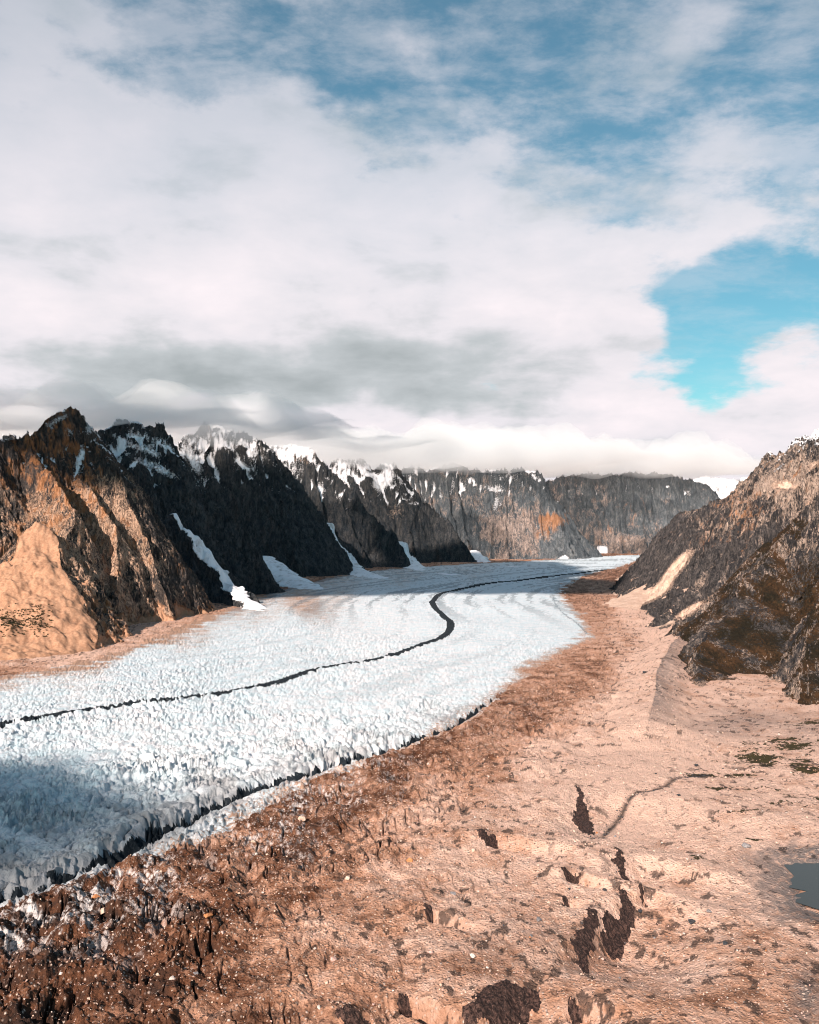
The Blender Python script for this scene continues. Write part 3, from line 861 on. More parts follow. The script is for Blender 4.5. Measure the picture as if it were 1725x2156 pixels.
# ---------------------------------------------------------------- mountains
def mountain(name, label, ridges, mat, arange, drange, res=1.0, warp=(60, 40), flute=(70, 0.35), crag=(60, 18), foot=25, snow=None, tan=None, rust=None, scree=None,
             moss=None, extra=None, tongues=(), spurs=None, jag=1.0, seed=0, kind="structure", cat="mountain", step=0.8, sink=-12.0):
    """a height field round a skeleton of ridges, then broken up by 3-D noise along its normals"""
    f_r = FD * 1024 / 2156
    a = np.arange(arange[0], arange[1], step * res / f_r)
    nd = int(math.log(drange[1] / drange[0]) / (0.0019 * res))
    d = np.geomspace(drange[0], drange[1], nd)
    Y, A = np.meshgrid(d, a, indexing='ij')
    X = A * Y
    wl, wa = warp
    Xw = X + fbm2(X, Y, wl * 6, 4, .5, seed) * wa
    Yw = Y + fbm2(X, Y, wl * 6, 4, .5, seed + 5) * wa
    wob = fbm2(X, Y, 240, 3, .5, seed + 15) * 45
    H = np.full(X.shape, -1e9)
    lines = [(P3(np.array([q[0] for q in rd[0]]), np.array([q[1] for q in rd[0]]), np.array([q[2] for q in rd[0]], float)), rd[1]) for rd in ridges]
    if spurs:
        gap, ang, slp, fall = spurs
        rs = np.random.RandomState(100 + seed)
        p = lines[0][0]
        la = np.concatenate([[0], np.cumsum(np.hypot(*np.diff(p[:, :2], axis=0).T))])
        q = gap * .5
        while q < la[-1] - gap * .3:
            b0 = np.array([np.interp(q, la, p[:, k]) for k in range(3)])
            if b0[2] < .42 * p[:, 2].max():
                q += gap * .5
                continue
            run = b0[2] / fall
            th = R(ang + rs.uniform(-22, 22))
            pl, cur = [b0 - [0, 0, 12]], b0.copy()
            for k in range(4):
                th2 = th + R(rs.uniform(-16, 16))
                cur = cur + np.array([math.sin(th2) * run / 4, math.cos(th2) * run / 4, -b0[2] / 4 * (1.15, 1.1, .95, .8)[k]])
                pl.append(cur.copy())
            lines.append((np.array(pl), slp))
            q += gap * rs.uniform(.65, 1.4)
    for p, slope in lines:
        s0 = 0.0
        for i in range(len(p) - 1):
            A0, B0 = p[i], p[i + 1]
            dx, dy = B0[0] - A0[0], B0[1] - A0[1]
            L2 = dx * dx + dy * dy + 1e-6
            t = np.clip(((Xw - A0[0]) * dx + (Yw - A0[1]) * dy) / L2, 0, 1)
            dist = np.hypot(Xw - A0[0] - t * dx, Yw - A0[1] - t * dy)
            zr = A0[2] + t * (B0[2] - A0[2])
            arc = s0 + t * math.sqrt(L2)
            zr = zr + jag * (perlin2(arc / 75, arc * 0 + seed * 3.7, seed + 80) * 26 + perlin2(arc / 27, arc * 0 + seed * 1.3, seed + 81) * 13) * sstep(60, 250, zr)
            aw = arc + wob
            sp_ = 1 + dist / 700
            fl = 0
            for kf, (fac, dep) in enumerate(((1.9, 1.0), (.75, .55), (.3, .30))):
                lam = flute[0] * fac
                fl = fl - np.abs(perlin2(aw / lam + seed * 7.1 + kf * 3, dist / (lam * 7) + kf, seed + 9 + kf)) * 2.2 * lam * dep * flute[1] * np.clip(dist / lam, 0, 1) ** .8
            dd = dist - fl
            if isinstance(slope, tuple):
                sgn = dx * (Yw - A0[1]) - dy * (Xw - A0[0])
                H = np.maximum(H, zr - np.where(sgn > 0, slope[0], slope[1]) * dd)
            else:
                H = np.maximum(H, zr - slope * dd)
            s0 += math.sqrt(L2)
    if foot:
        H = np.where(H < foot * 4, foot * np.log1p(np.exp(np.clip(H / foot, -30, 30))) - foot * .5 + np.minimum(0, H + foot) * .4, H - foot * .5)
    H = H + fbm2(X, Y, 14 * res + 8, 3, .55, seed + 30) * 2.0 * res + sstep(90, 10, H) * fbm2(X, Y, 140, 3, .55, seed + 33) * 9
    if extra is not None:
        H = extra(X, Y, H)
    tw = np.zeros(X.shape)
    for pts, hw0, hw1, amt in tongues:
        c = catmull(np.array(pts, float), 6)
        p = P3(c[:, 0], c[:, 1], c[:, 2])
        Xq, Yq = X + fbm2(X, Y, 90, 3, .5, seed + 70) * 30, Y + fbm2(X, Y, 90, 4, .6, seed + 71) * 30
        dist, _, arc = line_coords(Xq, Yq, p[:, :2])
        la = np.concatenate([[0], np.cumsum(np.hypot(*np.diff(p[:, :2], axis=0).T))])
        zc, hw = np.interp(arc, la, p[:, 2]), np.interp(arc, la, np.linspace(hw0, hw1, len(la)))
        zt = zc - np.maximum(6, .28 * hw) * (dist / hw) ** 2 + fbm2(X, Y, 60, 4, .5, seed + 72) * .5 
        zt = zt - np.maximum(0, dist - hw) * 1.1
        zt = np.where(dist > hw, zc - np.maximum(6, .28 * hw) - (dist - hw) * 1.1, zt)
        fill = (zt > H) & (dist < hw + 160 * sstep(15, 70, zc))
        H = np.where(fill, zt, H)
        use = (dist < hw) & fill
        tw = np.where(use, amt * (1 - .38 * np.clip(dist / hw, 0, 1) ** 3), tw)
    # normals, then craggy displacement
    gx = np.gradient(H, axis=1) / np.gradient(X, axis=1)
    gy = np.gradient(H, axis=0) / np.gradient(Y, axis=0)
    ln = np.sqrt(gx * gx + gy * gy + 1)
    N = np.stack([-gx / ln, -gy / ln, 1 / ln], -1)
    cl_, ca_ = crag
    steep = sstep(.45, 1.1, np.hypot(gx, gy))
    D = .75 * (fbm3(X, Y, H * .35, cl_ * .38, 3, .55, seed + 40, ridged=True) - .9)
    D = D + .9 * fbm3(X * .7, Y * .7, H * .6, cl_ * 1.4, 3, .5, seed + 50) - .35
    amp = ca_ * (.15 + .85 * steep) * np.where(tw != 0, .025, 1)
    co = np.stack([X, Y, H], -1) + N * (D * amp)[..., None]
    tu, tv = np.gradient(co, axis=1), np.gradient(co, axis=0)
    nn = np.cross(tu, tv)
    nz = nn[..., 2] / (np.linalg.norm(nn, axis=-1) + 1e-9)
    U, V = unproj(co[..., 0], co[..., 1], co[..., 2])
    # hollows: how far the surface lies below its surroundings
    w_ = max(3, int(55 * res ** .5 / (np.median(np.diff(d)))))
    pad = np.pad(H, w_, mode='edge')
    cs = np.pad(np.cumsum(np.cumsum(pad, 0), 1), ((1, 0), (1, 0)))
    k2 = 2 * w_ + 1
    conc = (cs[k2:, k2:] - cs[:-k2, k2:] - cs[k2:, :-k2] + cs[:-k2, :-k2]) / k2 ** 2 - H
    att = {}
    pr = fbm2(X, Y, 120 * res, 4, .6, seed + 60)
    sl = np.hypot(gx, gy)
    for nm, fn in (('snow', snow), ('tan', tan), ('rust', rust), ('scree', scree), ('moss', moss)):
        v = fn(co, U, V, sl, pr, .45 * nz + .55 / ln, conc) if fn else 0.0
        v = np.zeros(X.shape) + v
        if nm == 'snow':
            v = np.maximum(np.where(tw < 0, 0, v), tw)
        if nm == 'scree':
            v = np.where(tw < 0, -tw, np.where(tw > 0, 0, v))
        if nm == 'moss':
            v = np.where(tw != 0, 0, v)
        att[nm] = v.ravel()
    F = grid_faces(*X.shape)
    keep = co[..., 2].ravel()[F].max(1) > sink
    o = mesh_obj(name, co.reshape(-1, 3), F[keep], mat, att)
    tag(o, label, cat, kind)
    return o


def pts_field(pts, pw=1.6):
    return lambda co, U, V, sl, pr, st, D: field(U, V, pts, pw) + .12 * pr


def snow_by(z0, z1, pts=None, gain=1.0):
    """more snow the higher and the flatter, plus snowed-up gullies where the list says so"""
    def fn(co, U, V, sl, pr, st, D):
        hz = sstep(z0 - 60, z1, co[..., 2] + 60 * pr)
        s = .57 * hz * gain + sstep(0, .35, hz) * ((np.clip(st, 0, 1) - .50) * 1.2 + .34 * sstep(3, 26, D) - .20 * sstep(-2, -22, D)) + .11
        if pts:
            for (px, py, sx, sy, rot, v) in pts:
                c, s_ = math.cos(R(rot)), math.sin(R(rot))
                u, w = (U - px) * c + (V - py) * s_, (V - py) * c - (U - px) * s_
                s = np.maximum(s, v * np.exp(-(u / sx) ** 4 - (w / sy) ** 4))
        return s
    return fn


# nearest crag on the left, sunlit, with its fan of talus
NEAR_CRAG = mountain("mountain", "nearest crag on the left, tan and orange sunlit rock face with dark clefts and a snow-dusted pointed top",
         [([(-900, 1060, 2200), (-420, 1010, 2500), (-200, 975, 2700), (0, 919, 3000), (42, 914, 3080), (72, 908, 3130), (90, 896, 3170), (119, 869, 3240), (155, 845, 3300), (187, 871, 3330), (205, 891, 3350), (223, 918, 3380), (255, 964, 3420),
            (290, 1008, 3440), (340, 1082, 3440), (385, 1170, 3400), (408, 1230, 3360), (418, 1285, 3310)], 1.6),
          ([(185, 872, 3330), (185, 1000, 3140), (225, 1070, 3060), (240, 1160, 2950), (262, 1260, 2830)], 1.7),
          ([(185, 872, 3330), (250, 1000, 3240), (310, 1150, 3130), (360, 1280, 3050)], 1.8),
          ([(60, 893, 3100), (95, 1000, 2980), (150, 1060, 2900), (160, 1180, 2760), (190, 1300, 2620)], 1.7),
          ],
         M_SUNNY, (-0.80, -0.19), (1950, 4300), res=.95, flute=(70, .17), crag=(48, 10), foot=12, jag=.45, seed=1,
         tongues=[([(88, 1098, 2690), (60, 1222, 2430), (20, 1370, 2140), (0, 1405, 2060)], 9, 380, -.9)],
         snow=snow_by(440, 740, [(200, 905, 60, 7, 50, .60), (275, 980, 50, 5, 52, .58), (120, 885, 40, 9, -28, .56), (40, 915, 60, 8, -20, .57), (190, 900, 14, 22, 20, .56), (330, 1060, 40, 4, 55, .56)], gain=1.0),
         tan=pts_field([(150, 1150, .74), (50, 1050, .66), (250, 1100, .80), (150, 950, .42), (100, 900, .1), (300, 1200, .70), (400, 1200, .2), (340, 1080, .35), (200, 1300, .66), (50, 980, .3), (230, 950, .15), (180, 1050, .78), (330, 1300, .75), (390, 1290, .45)]),
         rust=pts_field([(150, 950, .6), (170, 900, .45), (130, 1030, .68), (50, 1060, .5), (200, 1200, .42), (160, 1280, .55), (300, 1230, .36), (300, 1000, .2)]),
         scree=lambda co, U, V, sl, pr, st, D: np.maximum(sstep(.95, .72, sl) * sstep(240, 120, co[..., 2]), 0) * (U < 200) + sstep(52, 4, co[..., 2] + 34 * pr) * .9)

mountain("mountain", "dark shadowed buttress right behind the tan crag, snow patches near its cloud-touched top",
         [([(-50, 920, 4200), (150, 900, 4350), (215, 893, 4400), (250, 880, 4500), (300, 885, 4500), (340, 890, 4550), (370, 930, 4550), (425, 1010, 4550), (475, 1060, 4500), (522, 1117, 4450), (554, 1182, 4420), (583, 1240, 4380)], 1.45),
          ([(250, 880, 4500), (290, 980, 4300), (330, 1060, 4180), (380, 1130, 4100), (430, 1215, 4010)], 1.6)],
         M_WALL, (-0.46, -0.12), (3300, 5600), flute=(85, .30), crag=(65, 12), seed=2, spurs=(330, 158, 2.0, 1.25),
         tongues=[([(362, 1080, 3930), (405, 1130, 3900), (450, 1185, 3860), (492, 1235, 3760), (548, 1283, 3430), (620, 1302, 3180)], 22, 46, .84)],
         snow=snow_by(380, 900, [(300, 945, 60, 10, 20, .62), (330, 985, 70, 12, 25, .60), (275, 905, 14, 8, 0, .62), (420, 975, 10, 40, -32, .7)]), tan=lambda *a: .06 + .15 * a[4], rust=lambda *a: .05)

mountain("mountain", "black pointed peak with a bright sunlit snow summit, third from the left",
         [([(300, 960, 5900), (385, 925, 6100), (430, 880, 6300), (470, 895, 6300), (530, 905, 6350), (575, 935, 6400), (605, 970, 6420), (640, 1020, 6450), (690, 1100, 6550), (712, 1160, 6600), (724, 1200, 6620)], 1.6),
          ([(430, 880, 6300), (520, 1000, 6150), (580, 1080, 6050), (640, 1180, 5960)], 1.9)],
         M_WALL, (-0.40, -0.06), (4600, 7600), flute=(95, .30), crag=(75, 14), seed=3, spurs=(380, 155, 2.0, 1.3),
         tongues=[([(560, 1170, 5400), (590, 1196, 5200), (620, 1218, 5000), (665, 1240, 4660)], 60, 120, .86)],
         snow=snow_by(420, 1030, [(405, 965, 14, 55, -30, .62)], 1.05), tan=lambda co, U, V, sl, pr, st, D: .03 + .5 * np.exp(-((U - 440) / 30) ** 2 - ((V - 915) / 22) ** 2), rust=lambda *a: .05)

mountain("mountain", "dark ribbed mountain with snowy shoulders rising into the cloud, fourth from the left",
         [([(500, 940, 7900), (575, 935, 7900), (610, 930, 8000), (650, 935, 8000), (682, 968, 7950), (718, 1010, 7900), (753, 1042, 7850), (779, 1074, 7800), (810, 1106, 7700), (836, 1128, 7600), (852, 1160, 7520), (863, 1193, 7450)], 1.5)],
         M_WALL, (-0.30, 0.02), (5500, 9200), flute=(100, .30), crag=(85, 15), seed=4, spurs=(400, 155, 2.0, 1.25),
         tongues=[([(690, 1100, 6850), (712, 1155, 6780), (738, 1192, 6550), (810, 1219, 5650)], 70, 150, .86)],
         snow=snow_by(420, 1020, [(735, 1000, 14, 60, -38, .62)], 1.05), tan=lambda co, U, V, sl, pr, st, D: .05 + .5 * np.exp(-((U - 640) / 40) ** 2 - ((V - 960) / 25) ** 2), rust=lambda *a: .1)

mountain("mountain", "dark slanting spur below a hanging snowfield, fifth from the left",
         [([(700, 960, 9000), (766, 955, 9100), (785, 978, 9150), (830, 967, 9200), (868, 1022, 9200), (894, 1051, 9150), (922, 1074, 9100), (951, 1099, 9050), (977, 1134, 8980), (996, 1166, 8900), (1012, 1183, 8850)], 1.5)],
         M_WALL, (-0.20, 0.12), (6200, 10500), flute=(110, .30), crag=(90, 16), seed=5, spurs=(420, 155, 1.9, 1.25),
         tongues=[([(842, 1140, 7850), (862, 1182, 7700), (892, 1202, 6900), (955, 1209, 6290)], 80, 190, .86)],
         snow=snow_by(420, 1040, [(808, 1010, 22, 36, 40, .66)]), tan=lambda co, U, V, sl, pr, st, D: .08 + .4 * np.exp(-((U - 830) / 40) ** 2 - ((V - 1080) / 25) ** 2), rust=lambda *a: .15)

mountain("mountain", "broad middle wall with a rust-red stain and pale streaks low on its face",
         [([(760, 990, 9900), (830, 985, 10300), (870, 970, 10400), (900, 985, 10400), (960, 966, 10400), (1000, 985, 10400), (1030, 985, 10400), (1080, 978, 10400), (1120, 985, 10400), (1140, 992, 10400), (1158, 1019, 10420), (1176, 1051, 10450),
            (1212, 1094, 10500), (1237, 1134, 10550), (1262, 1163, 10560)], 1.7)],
         M_FAR_HAZED, (-0.10, 0.24), (7500, 12200), flute=(120, .30), crag=(110, 20), seed=6, spurs=(420, 175, 2.2, 1.45),
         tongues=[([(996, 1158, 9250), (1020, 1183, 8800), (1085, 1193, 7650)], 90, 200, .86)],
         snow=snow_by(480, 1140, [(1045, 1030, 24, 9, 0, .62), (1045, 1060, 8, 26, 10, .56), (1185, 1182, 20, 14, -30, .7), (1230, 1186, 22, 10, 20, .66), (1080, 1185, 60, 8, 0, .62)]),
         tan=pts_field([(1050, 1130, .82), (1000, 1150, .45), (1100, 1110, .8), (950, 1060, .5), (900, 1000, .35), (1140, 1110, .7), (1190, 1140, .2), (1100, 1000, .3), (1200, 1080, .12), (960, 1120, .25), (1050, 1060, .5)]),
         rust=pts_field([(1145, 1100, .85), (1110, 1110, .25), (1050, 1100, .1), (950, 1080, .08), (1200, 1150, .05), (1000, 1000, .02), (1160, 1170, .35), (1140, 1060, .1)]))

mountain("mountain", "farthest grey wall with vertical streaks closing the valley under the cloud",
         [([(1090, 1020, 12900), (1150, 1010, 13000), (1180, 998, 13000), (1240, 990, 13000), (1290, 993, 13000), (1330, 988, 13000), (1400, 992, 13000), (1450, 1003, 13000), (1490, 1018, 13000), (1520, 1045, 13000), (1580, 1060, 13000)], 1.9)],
         M_FAR_HAZED, (0.10, 0.46), (11600, 14500), flute=(110, .28), crag=(110, 20), seed=8, spurs=(420, 180, 2.3, 1.6),
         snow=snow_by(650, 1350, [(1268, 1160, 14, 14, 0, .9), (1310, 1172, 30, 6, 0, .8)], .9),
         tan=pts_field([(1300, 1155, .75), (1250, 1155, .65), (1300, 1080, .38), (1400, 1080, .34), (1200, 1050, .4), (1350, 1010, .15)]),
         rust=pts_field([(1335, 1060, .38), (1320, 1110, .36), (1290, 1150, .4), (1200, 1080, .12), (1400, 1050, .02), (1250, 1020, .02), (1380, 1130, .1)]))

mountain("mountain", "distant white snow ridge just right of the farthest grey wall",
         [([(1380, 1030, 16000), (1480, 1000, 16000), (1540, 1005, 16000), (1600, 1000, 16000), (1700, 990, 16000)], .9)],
         M_FAR_HAZED, (0.26, 0.50), (14600, 17500), crag=(200, 30), seed=9, snow=lambda *a: .62 + .1 * a[4])

# right side of the valley
mountain("mountain", "jagged grey-brown crag on the right, snow-tipped at the frame edge, with pale scree gullies",
         [([(1277, 1240, 4560), (1334, 1191, 4450), (1356, 1159, 4350), (1388, 1127, 4250), (1421, 1105, 4150), (1464, 1080, 4000), (1500, 1065, 3850), (1540, 1047, 3700), (1558, 1015, 3600), (1579, 983, 3500), (1601, 975, 3420), (1626, 954, 3300),
            (1660, 947, 3150), (1687, 922, 3000), (1725, 895, 2850), (1800, 860, 2600), (1900, 850, 2300), (2000, 880, 2000)], 1.15),
          ([(1464, 1080, 4000), (1430, 1180, 3940), (1398, 1258, 3870)], 1.3),
          ([(1558, 1015, 3600), (1515, 1130, 3480), (1480, 1210, 3380), (1457, 1285, 3290)], 1.3),
          ([(1626, 954, 3300), (1585, 1080, 3100), (1560, 1180, 2960)], 1.1),
          ([(1400, 1108, 5600), (1440, 1074, 5500), (1490, 1058, 5400), (1540, 1035, 5200), (1600, 1040, 5000)], 1.0)],
         M_HILL, (0.20, 0.72), (1500, 6200), res=1.0, flute=(80, .40), crag=(46, 12), foot=14, jag=.6, seed=11, spurs=(330, 225, 1.6, 1.05),
         tongues=[([(1710, 1060, 2500), (1645, 1150, 2470), (1590, 1228, 2470), (1505, 1288, 2640), (1440, 1312, 2900)], 70, 150, -.9), ([(1425, 1190, 3950), (1380, 1235, 3950), (1310, 1282, 3450)], 60, 200, -.85)],
         snow=snow_by(540, 640, [(1705, 915, 26, 9, -30, .58), (1720, 935, 16, 6, -20, .56), (1640, 985, 20, 5, -40, .54)], gain=.95),
         tan=pts_field([(1680, 1000, .8), (1640, 1010, .75), (1600, 1080, .5), (1500, 1100, .45), (1700, 950, .6), (1560, 1000, .55), (1450, 1150, .28), (1340, 1200, .15), (1400, 1130, .25), (1700, 1100, .65), (1540, 1180, .35), (1490, 1250, .45), (1720, 910, .15), (1470, 1070, .55), (1420, 1240, .2)]),
         rust=pts_field([(1560, 1080, .55), (1600, 980, .4), (1500, 1100, .4), (1420, 1110, .35), (1650, 1100, .2), (1400, 1200, .05)]),
         scree=lambda co, U, V, sl, pr, st, D: sstep(.95, .55, sl) * sstep(190, 90, co[..., 2]) * .95 + sum(v * np.exp(-(((U - a) * math.cos(R(r)) + (V - b) * math.sin(R(r))) / sx) ** 2 - (((V - b) * math.cos(R(r)) - (U - a) * math.sin(R(r))) / sy) ** 2) for a, b, sx, sy, r, v in
             [(1655, 1022, 45, 15, 0, .85), (1425, 1195, 62, 16, -48, .95), (1350, 1262, 70, 14, -22, .95), (1455, 1285, 50, 12, -30, .9), (1690, 1085, 60, 9, -62, .8), (1500, 1080, 30, 8, -30, .5), (1570, 1110, 40, 6, -55, .7), (1715, 980, 30, 12, -20, .7)]),
         moss=lambda co, U, V, sl, pr, st, D: sstep(-60, 120, V - 1100 - (1725 - U) * .75) * (.60 + .35 * pr) * sstep(1460, 1560, U))

mountain("hillside", "near rust-brown mossy hillside with grey rock outcrops on the right",
         [([(1900, 900, 2500), (1790, 985, 2420), (1700, 1080, 2380), (1620, 1160, 2300)], .95),
          ([(1620, 1160, 2300), (1560, 1235, 2200), (1510, 1310, 2080), (1470, 1380, 1900), (1452, 1428, 1780)], (.50, 1.25)),
          ([(1900, 900, 2500), (1840, 1100, 2100), (1760, 1290, 1750), (1690, 1440, 1580)], (.50, 1.25)),
          ([(2300, 900, 2300), (2100, 1100, 1800), (1950, 1400, 1450)], (.5, 1.2))],
         M_HILL, (0.20, 0.80), (1300, 3400), res=.85, flute=(60, .2), crag=(34, 7), foot=8, seed=12, cat="hillside",
         tan=pts_field([(1700, 1200, .6), (1600, 1300, .5), (1700, 1420, .68), (1540, 1470, .6), (1600, 1200, .6), (1500, 1400, .5)]),
         rust=pts_field([(1540, 1470, .6), (1700, 1250, .2), (1600, 1400, .1)]),
         scree=lambda co, U, V, sl, pr, st, D: sstep(16, 3, co[..., 2]) * .5,
         moss=lambda co, U, V, sl, pr, st, D: .60 + .45 * pr - .40 * sstep(.62, .40, st))


# ---------------------------------------------------------------- clouds: closed lens-shaped bodies of even scattering air
def mat_cloud(name, density):
    m = bpy.data.materials.new(name)
    m.use_nodes = True
    t = NT(m.node_tree)
    out = t.n('ShaderNodeOutputMaterial')
    v = t.n('ShaderNodeVolumeScatter')
    v.inputs['Color'].default_value = (0.985, 0.985, 0.99, 1)
    v.inputs['Density'].default_value = density
    v.inputs['Anisotropy'].default_value = 0.15
    t.t.links.new(v.outputs[0], out.inputs['Volume'])
    return m


def cloud_body(name, label, X, Y, zb, zt, mask, mat):
    """top and bottom sheets over a grid, welded where the mask runs out"""
    nr, nc = X.shape
    inn = mask > 0
    thick = np.where(inn, np.maximum(zt - zb, 9.0), 0)
    mid = (zb + zt) / 2
    bot = np.stack([X, Y, mid - thick / 2], -1).reshape(-1, 3)
    top = np.stack([X, Y, mid + thick / 2], -1).reshape(-1, 3)
    F = grid_faces(nr, nc)
    keep = inn.ravel()[F].any(1)
    F = F[keep]
    F = np.vstack([F[:, [0, 1, 2]], F[:, [0, 2, 3]]])        # the same diagonal above and below, so the sheets never cross
    F = F[inn.ravel()[F].any(1)]
    it = np.where(inn.ravel(), np.arange(nr * nc) + nr * nc, np.arange(nr * nc))
    faces = np.vstack([it[F], F[:, ::-1]])
    o = mesh_obj(name, np.vstack([bot, top]), faces, mat)
    tag(o, label, "cloud", "stuff")
    return o


def shade_cloud(label, shapes, z, thick, cell, dens, wob):
    """a cloud high behind the camera; the shapes are where its shadow lies on the valley floor"""
    k = z / sun_dir.z
    ox, oy = sun_dir.x * k, sun_dir.y * k
    pts = np.array([q for _, pl in shapes for q in pl])
    gx = np.arange(pts[:, 0].min() - 500, pts[:, 0].max() + 500, cell)
    gy = np.arange(pts[:, 1].min() - 500, pts[:, 1].max() + 500, cell)
    Y, X = np.meshgrid(gy, gx, indexing='ij')
    f = np.full(X.shape, -1e9)
    wv = fbm2(X, Y, 500, 4, .55, 201) * wob
    for sgn, pl in shapes:
        sdv = sdist(X, Y, np.array(pl, float)) + wv
        f = np.maximum(f, sdv) if sgn > 0 else np.minimum(f, -sdv)
    m = sstep(0, 260, f)
    m[0, :] = m[-1, :] = 0
    m[:, 0] = m[:, -1] = 0
    th = thick * m * (1 + .25 * fbm2(X, Y, 300, 3, .5, 205))
    cloud_body("cloud", label, X + ox, Y + oy, z - th * .5, z + th * .5, m, mat_cloud("cloud_vapour", dens))


def floor_shadow(px, py, d):
    """where the ray of sun through this point of a mountain meets the floor"""
    p = P3(px, py, d)
    return p[0] - sun_dir.x * p[2] / sun_dir.z, p[1] - sun_dir.y * p[2] / sun_dir.z


print('SHADOWS', [tuple(int(v) for v in floor_shadow(*q)) for q in [(155, 852, 3300), (60, 893, 3100), (150, 1000, 3150), (250, 880, 4500), (583, 1240, 4380), (430, 880, 6300), (430, 960, 6250), (722, 1200, 6600), (650, 935, 8000), (1012, 1183, 8850),
      (1050, 1130, 9600), (1000, 1000, 10300), (1300, 1000, 13000), (1300, 1150, 12500), (1300, 1235, 4500), (1500, 1065, 3850), (1725, 895, 2850)]])

shade_cloud("broad bank of high cloud that shades the far glacier and the left-hand mountains",
            [(1, [(-1250, 4000), (-700, 4020), (-300, 4250), (300, 4380), (1000, 4300), (1250, 4600), (1150, 5500), (1400, 7000), (1500, 8900), (900, 9300), (0, 9000), (-250, 7900), (-380, 7450), (-700, 7350), (-1250, 7500)]),
             ],
            6000, 420, 90, .014, 170)
shade_cloud("small high cloud that shades the lower left of the glacier",
            [(1, [(-800, 730), (-300, 720), (-110, 930), (-330, 1130), (-800, 1200)])], 3500, 300, 30, .016, 80)


def peak_cloud():
    spine = np.array([(-3400, 3000), (-2450, 3700), (-1950, 4700), (-1650, 5300), (-1350, 6650), (-800, 8150), (-150, 9400), (700, 10350), (1700, 12400), (2900, 13050), (4400, 13300)], float)
    zbase = [540, 640, 780, 860, 960, 950, 945, 985, 1075, 1100, 1100]
    wide = [900, 700, 560, 300, 420, 600, 700, 900, 950, 900, 700]
    tall = [330, 320, 300, 250, 300, 340, 400, 500, 560, 560, 480]
    gx, gy = np.arange(-4800, 5800, 55.0), np.arange(1900, 15800, 55.0)
    Y, X = np.meshgrid(gy, gx, indexing='ij')
    d, sd_, arc = line_coords(X, Y, spine)
    d = np.sqrt(d * d + 450.0 ** 2) - 450
    la = np.concatenate([[0], np.cumsum(np.hypot(*np.diff(spine, axis=0).T))])
    zb = np.interp(arc, la, zbase)
    n1 = fbm2(X, Y, 1700, 3, .45, 301)
    n2 = fbm2(X, Y, 640, 4, .45, 306)
    f = np.interp(arc, la, wide) - d + 420 * n1 + 160 * n2
    m = sstep(-200, 950, f) ** .7
    m[0, :] = m[-1, :] = 0
    m[:, 0] = m[:, -1] = 0
    th = np.interp(arc, la, tall)
    zb = zb + 70 * n2 + (1 - m) * th * .3
    zt = zb + th * m * np.clip(1 + .35 * n1 + .22 * n2, .5, 1.8)
    cloud_body("cloud", "grey-white cloud bank wrapped round the mountain tops", X, Y, zb, zt, m, mat_cloud("peak_cloud_vapour", .0017))


peak_cloud()


# ---------------------------------------------------------------- boulders, stones and shrubs
rnd = random.Random(11)
nrs = np.random.RandomState(5)
B_TAN = mat_boulder("tan_boulder", (0.42, 0.28, 0.20), (0.62, 0.46, 0.38))
B_ORANGE = mat_boulder("orange_boulder", (0.36, 0.13, 0.05), (0.52, 0.24, 0.11))
B_PINK = mat_boulder("pink_boulder", (0.42, 0.25, 0.21), (0.58, 0.38, 0.33))
B_GREY = mat_boulder("grey_boulder", (0.13, 0.12, 0.125), (0.30, 0.275, 0.27))
B_DARK = mat_boulder("dark_boulder", (0.018, 0.02, 0.024), (0.07, 0.07, 0.075))
B_PALE = mat_boulder("pale_boulder", (0.46, 0.37, 0.32), (0.62, 0.53, 0.48))


def rock_verts(n, flat):
    v = nrs.normal(size=(n, 3))
    v /= np.linalg.norm(v, axis=1, keepdims=True)
    v *= .75 + .25 * nrs.rand(n, 1)
    return v * np.array([1.0, .55 + .4 * nrs.rand(), flat])


def rock_mesh(n, flat, mat):
    bm = bmesh.new()
    for q in rock_verts(n, flat):
        bm.verts.new(q)
    r = bmesh.ops.convex_hull(bm, input=bm.verts)
    bmesh.ops.delete(bm, geom=list({g for g in r['geom_interior'] if isinstance(g, bmesh.types.BMVert)}), context='VERTS')
    bmesh.ops.bevel(bm, geom=list(bm.edges), offset=.05, segments=1, affect='EDGES')
    me = bpy.data.meshes.new("boulder")
    bm.to_mesh(me)
    bm.free()
    me.materials.append(mat)
    return me


SHAPES = {m.name: [rock_mesh(rnd.choice((9, 11, 14, 18)), rnd.uniform(.45, .8), m) for _ in range(5)] for m in (B_TAN, B_ORANGE, B_PINK, B_GREY, B_DARK, B_PALE)}


def place_rock(px, py, size_px, mat, label, group=None):
    x, y = G(px, py)
    i, j = ground_at(x, y)
    for _ in range(4):                      # follow the ray down to the real ground, not the flat one
        z = GZ[i, j]
        a, b_ = ray(px, py)
        y = (z - HC) / b_
        x = a * y
        i, j = ground_at(x, y)
    s = size_px * y / FD * .5
    o = bpy.data.objects.new("boulder", rnd.choice(SHAPES[mat.name]))
    S.collection.objects.link(o)
    o.location = (x, y, GZ[i, j] + s * .32)
    o.scale = (s, s, s)
    o.rotation_euler = (rnd.uniform(-.2, .2), rnd.uniform(-.2, .2), rnd.uniform(0, 6.28))
    tag(o, label, "boulder", None, group)
    return o


